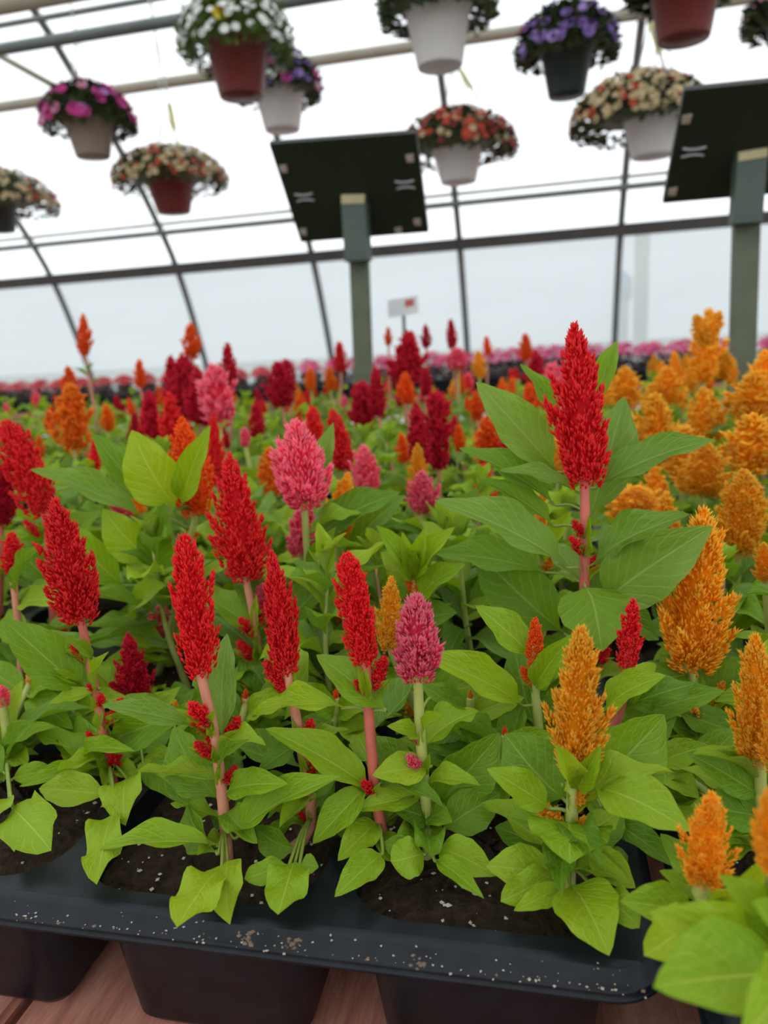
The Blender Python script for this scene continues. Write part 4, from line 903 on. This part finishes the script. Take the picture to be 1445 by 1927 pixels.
FT = MB().box((-.25, -.14, -.085), (.25, .14, -.01)); 
def far_tray():
    v, f = [], []
    for hx, hy, z in ((.235, .125, -.085), (.255, .14, -.008), (.262, .147, -.008), (.262, .147, 0), (.25, .135, 0), (.24, .13, -.02)): v += [(a*hx, b*hy, z) for a, b in ((-1, -1), (1, -1), (1, 1), (-1, 1))]
    for i in range(5):
        for j in range(4): f.append((i*4+j, i*4+(j+1) % 4, (i+1)*4+(j+1) % 4, (i+1)*4+j))
    f += [(3, 2, 1, 0), (20, 21, 22, 23)]; return pyd('tray_body', v, f, False)
FTM = far_tray()
while x < 3.4:
    for yy in (4.23,):
        o = obj('bedding_tray', FTM, MAT_TRAY); o.location = (x+.26, yy, ZR); o.scale.y = 1.6
        tag(o, 'black bedding tray under bronze-leaved flowers on the far bench', 'tray', 'bedding trays on the far bench')
    x += .53

# ------------------------------------------------------------------ hanging baskets
def petunia():
    v, f = [], []; k = 10
    for i, (r, z) in enumerate(((.004, -.03), (.012, -.006), (.026, .004), (.032, .0))):
        for j in range(k): t = 6.283*j/k; s = 1+(.10 if j % 2 else 0)*(i > 1); v.append((r*s*math.cos(t), r*s*math.sin(t), z+(.004 if (j % 2 and i > 1) else 0)))
    for i in range(3):
        for j in range(k): f.append((i*k+j, i*k+(j+1) % k, (i+1)*k+(j+1) % k, (i+1)*k+j))
    return pyd('blossom', v, f)
PETU = petunia()
FM = {'magenta': simple('bl_magenta', (.50, .01, .20), .6, .2, 20), 'purple': simple('bl_purple', (.17, .08, .32), .6, .2, 20), 'white': simple('bl_white', (.74, .74, .70), .6, .1, 20), 'cream': simple('bl_cream', (.58, .44, .24), .6, .2, 20),
      'rust': simple('bl_rust', (.50, .05, .015), .6, .2, 20), 'maroon': simple('bl_maroon', (.26, .02, .03), .6, .2, 20), 'rose': simple('bl_rose', (.60, .20, .33), .6, .2, 20), 'yellow': simple('bl_yellow', (.75, .55, .02), .6, .1, 20), 'lilac': simple('bl_lilac', (.36, .22, .56), .6, .2, 20)}
M_FOL = simple('basket_foliage', (.055, .085, .025), .5, .3, 20); M_FOL2 = simple('basket_foliage_fresh', (.11, .19, .03), .5, .3, 20)
def mound(seed, n, rx, rz, size, lo=-.15, leafy=True):
    q = random.Random(seed); v, f = [], []
    for i in range(n):
        a = q.random()*6.28; el = math.asin(max(-.9, min(1, q.uniform(lo, 1)))); rad = q.uniform(.84, 1.06)
        c = Vector((rx*rad*math.cos(a)*math.cos(el), rx*rad*math.sin(a)*math.cos(el), rz*rad*math.sin(el)))
        d = Vector((math.cos(a), math.sin(a), q.uniform(-.3, .9))).normalized(); e = d.cross(Vector((q.uniform(-.5, .5), q.uniform(-.5, .5), 1))).normalized(); L = size*q.uniform(.6, 1.3); w = L*(.3 if leafy else .5); k = len(v)
        nn = e.cross(d)
        v += [c-d*L*.4, c+e*w-nn*L*.06, c+d*L*.6, c-e*w-nn*L*.06, c+nn*L*.08]; f += [(k, k+1, k+4), (k+1, k+2, k+4), (k+2, k+3, k+4), (k+3, k, k+4)]
    return pyd('mound', v, f)
PIPES = (4.45, 4.02, 3.56, 3.06, 2.75)
def roofz(Y):
    for a_, b_ in zip(ARCH[:-1], ARCH[1:]):
        if min(a_.y, b_.y) <= Y <= max(a_.y, b_.y): t = (Y-a_.y)/(b_.y-a_.y+1e-9); return a_.z+(b_.z-a_.z)*t
for yp in PIPES: obj('hanger_pipe', MB().tube([(XL, yp, roofz(yp)-.075), (XR, yp, roofz(yp)-.075)], .024, 10).mesh('hanger_pipe', True), MAT_PIPE, ceiling)
def pot_mesh(d, h, db):
    R, r = d/2, db/2
    return MB().lathe([(.0, 0), (r*.7, 0), (r*.72, .006), (r*.95, .004), (r, .012), (R*.965, h*.86), (R, h*.865), (R*1.02, h), (R*.95, h), (R*.93, h*.9), (0, h*.88)], 30).mesh('pot', True)
def basket(label, px_c, py_bot, py_rim, wpx, mat, Y, fl, rx, rz, nb, bsize, hook_y=-160, seed=1, small=False, fol=None, off=(0, 0), dB=.70):
    c = at(px_c, py_bot, Y); d = m_px(wpx, c); h = m_px(py_bot-py_rim, c)*1.03
    P = empty('hanging_basket', c, label, 'hanging basket', 'hanging baskets under the roof'); q = random.Random(seed)
    obj('pot', pot_mesh(d, h, d*dB), mat, P)
    R = m_px(rx, c); Z = m_px(rz, c); ctr = Vector((off[0]*R, 0, h*.9+off[1]*Z))
    core = MB().lathe([(0, 0), (R*.40, -Z*.04), (R*.62, .02*Z), (R*.80, .18*Z), (R*.80, .40*Z), (R*.62, .66*Z), (R*.3, .84*Z), (0, .88*Z)], 22)
    for w in core.v: w *= q.uniform(.88, 1.06)
    cm = obj('foliage_core', core.mesh('foliage_core', True), fol or M_FOL, P); cm.location = ctr; cm['kind'] = 'stuff'
    o = obj('foliage', mound(seed, 1100, R*1.0, Z*.97, .05 if not small else .042, -.30), fol or M_FOL, P); o.location = ctr; o['kind'] = 'stuff'
    for i in range(nb):
        a = q.random()*6.28; el = math.asin(q.uniform(-.12, 1.0)); col = fl[int(q.random()*len(fl)*.999)] if not small else q.choice(fl)
        s = q.uniform(.75, 1.2)*bsize
        b = obj('blossom', PETU, None, o, FM[col]); dd = Vector((math.cos(a)*math.cos(el), math.sin(a)*math.cos(el), math.sin(el)))
        b.location = Vector((dd.x*R, dd.y*R, dd.z*Z))*q.uniform(1.0, 1.08); b.rotation_euler = (Vector((dd.x, dd.y, dd.z+.25))).to_track_quat('Z', 'Y').to_euler(); b.scale = (s, s, s)
    # three hanger strands and a hook up to the roof pipe
    top = Vector((0, 0, h+.42)); rh = d/2*.98
    for k in range(3):
        a = k*2.094+.4; obj('hanger_strand', MB().tube([(rh*math.cos(a), rh*math.sin(a), h*.95), (rh*.5*math.cos(a), rh*.5*math.sin(a), h+.23), top], .0035, 6).mesh('strand', True), MAT_CORD, P)
    yp = min(PIPES, key=lambda v: abs(v-Y)); e = Vector((0, yp-Y, roofz(yp)-.075-c.z))
    obj('hook', MB().tube(bez([top, top+(e-top)*.5, e+Vector((0, -.03, -.02)), e+Vector((0, -.025, .02)), e+Vector((0, 0, .030))], 16), .004, 6).mesh('hook', True), MAT_CORD, P)
    return P
def roofz(Y):
    for a_, b_ in zip(ARCH[:-1], ARCH[1:]):
        if min(a_.y, b_.y) <= Y <= max(a_.y, b_.y): t = (Y-a_.y)/(b_.y-a_.y+1e-9); return a_.z+(b_.z-a_.z)*t
basket('oxblood pot hanging high, spilling white blooms with one yellow flower', 455, 186, 92, 116, MAT_REDP, 3.2, ['white', 'white', 'white', 'white'], 100, 95, 300, .45, seed=3, small=True, fol=M_FOL2, dB=.72)
basket('white hanging pot with purple and rose blooms behind the oxblood pot', 532, 248, 172, 96, MAT_WHITEP, 3.95, ['purple', 'white', 'magenta', 'lilac', 'rose'], 74, 66, 80, .8, seed=4)
basket('taupe hanging pot topped with magenta petunias', 176, 298, 232, 90, MAT_TAUPE, 4.1, ['magenta', 'magenta', 'magenta', 'lilac', 'rose', 'magenta'], 80, 66, 95, .9, seed=5)
basket('small oxblood hanging pot under cream and rust blooms', 328, 403, 348, 88, MAT_REDP, 4.4, ['cream', 'cream', 'cream', 'rust', 'rust'], 100, 58, 360, .5, seed=6, small=True, off=(0, .1))
basket('charcoal hanging pot with cream and rust blooms beside the curved ribs', 2, 438, 385, 74, MAT_BLKP, 4.5, ['cream', 'cream', 'rust', 'cream'], 104, 60, 340, .5, seed=7, small=True)
basket('large white hanging pot crowned with tiny white flowers', 828, 130, 24, 124, MAT_WHITEP, 2.95, ['white', 'white', 'white'], 104, 70, 320, .4, seed=8, small=True)
basket('charcoal hanging pot full of purple petunias', 1066, 184, 98, 98, MAT_BLKP, 3.65, ['purple', 'purple', 'lilac', 'purple', 'purple', 'purple', 'lilac', 'magenta', 'purple'], 88, 72, 100, .72, seed=9)
basket('oxblood hanging pot high above the sign board among amber celosia', 1286, 80, -25, 130, MAT_REDP, 2.75, ['white', 'rose'], 100, 70, 24, .6, seed=10, dB=.74)
basket('white hanging pot with rust and maroon blooms behind the weathered-post sign board', 863, 346, 283, 96, MAT_WHITEP, 3.95, ['rust', 'rust', 'maroon', 'cream', 'rust'], 104, 66, 340, .5, seed=11, small=True)
basket('white hanging pot under cream blooms trailing rust ones beside the sign board', 1228, 298, 222, 112, MAT_WHITEP, 3.5, ['cream', 'cream', 'cream', 'cream', 'rust'], 116, 78, 480, .46, seed=12, small=True, off=(-.25, -.05))
basket('charcoal hanging pot with only magenta and rose petunias', 1490, 120, 40, 100, MAT_BLKP, 3.5, ['magenta', 'magenta', 'rose'], 84, 68, 34, .95, seed=13)
yb = obj('blossom', PETU, None, bpy.data.objects['hanging_basket'], FM['yellow']); yb.location = at(415, 22, 3.0)-bpy.data.objects['hanging_basket'].location; yb.rotation_euler = (1.3, 0, .3); yb['label'] = 'yellow blossom'
# yellow sticky strips hanging on cords
for (x0, y0, x1, y1, Y) in ((318, 195, 334, 272, 4.18), (866, 132, 900, 188, 3.9), (1222, 40, 1254, 140, 3.15)):
    A, B = at(x0, y0, Y), at(x1, y1, Y); s = empty('sticky_strip', B, 'narrow yellow sticky insect strip hanging on a cord', 'insect trap', 'yellow sticky strips')
    w = m_px(5, A); mid = A+(B-A)*.62; yp = min(PIPES, key=lambda v: abs(v-Y)); up = Vector((A.x-.02, yp, roofz(yp)-.075))
    v = [q-B+Vector((w*a, .0015*b, 0)) for q in (A, mid) for a, b in ((-1, -1), (1, -1), (1, 1), (-1, 1))]
    obj('strip', pyd('strip', v, [(0, 3, 2, 1), (4, 5, 6, 7)]+[(i, (i+1) % 4, 4+(i+1) % 4, 4+i) for i in range(4)], False), MAT_YEL, s)
    obj('cord', MB().tube([Vector((0, 0, 0)), mid-B, A-B, up-B], .005, 6).mesh('cord', True), MAT_CORD, s)
# things seen dimly through the curtain outside
p = at(1206, 560, 7.4); o = obj('timber_post', MB().box((p.x-.06, p.y-.06, -.065), (p.x+.06, p.y+.06, p.z+.55)).mesh('timber_post'), MAT_RAW); tag(o, 'pale timber post seen dimly through the side curtain', 'post')
p = at(1172, 565, 7.4); dz = m_px(52, p)
o = obj('water_jug', MB().lathe([(0, 0), (.07, 0), (.08, .01), (.08, dz*.6), (.085, dz*.62), (.08, dz*.66), (.075, dz*.8), (.03, dz*.9), (.03, dz), (0, dz)], 20).mesh('jug', True), MAT_BLUE); o.location = p; tag(o, 'blue water jug seen dimly through the side curtain', 'jug')
o = obj('jug_stand', MB().box((p.x-.05, p.y-.05, -.065), (p.x+.05, p.y+.05, p.z)).mesh('jug_stand'), MAT_WHITEP); tag(o, 'pale stand under the blue water jug outside', 'stand')
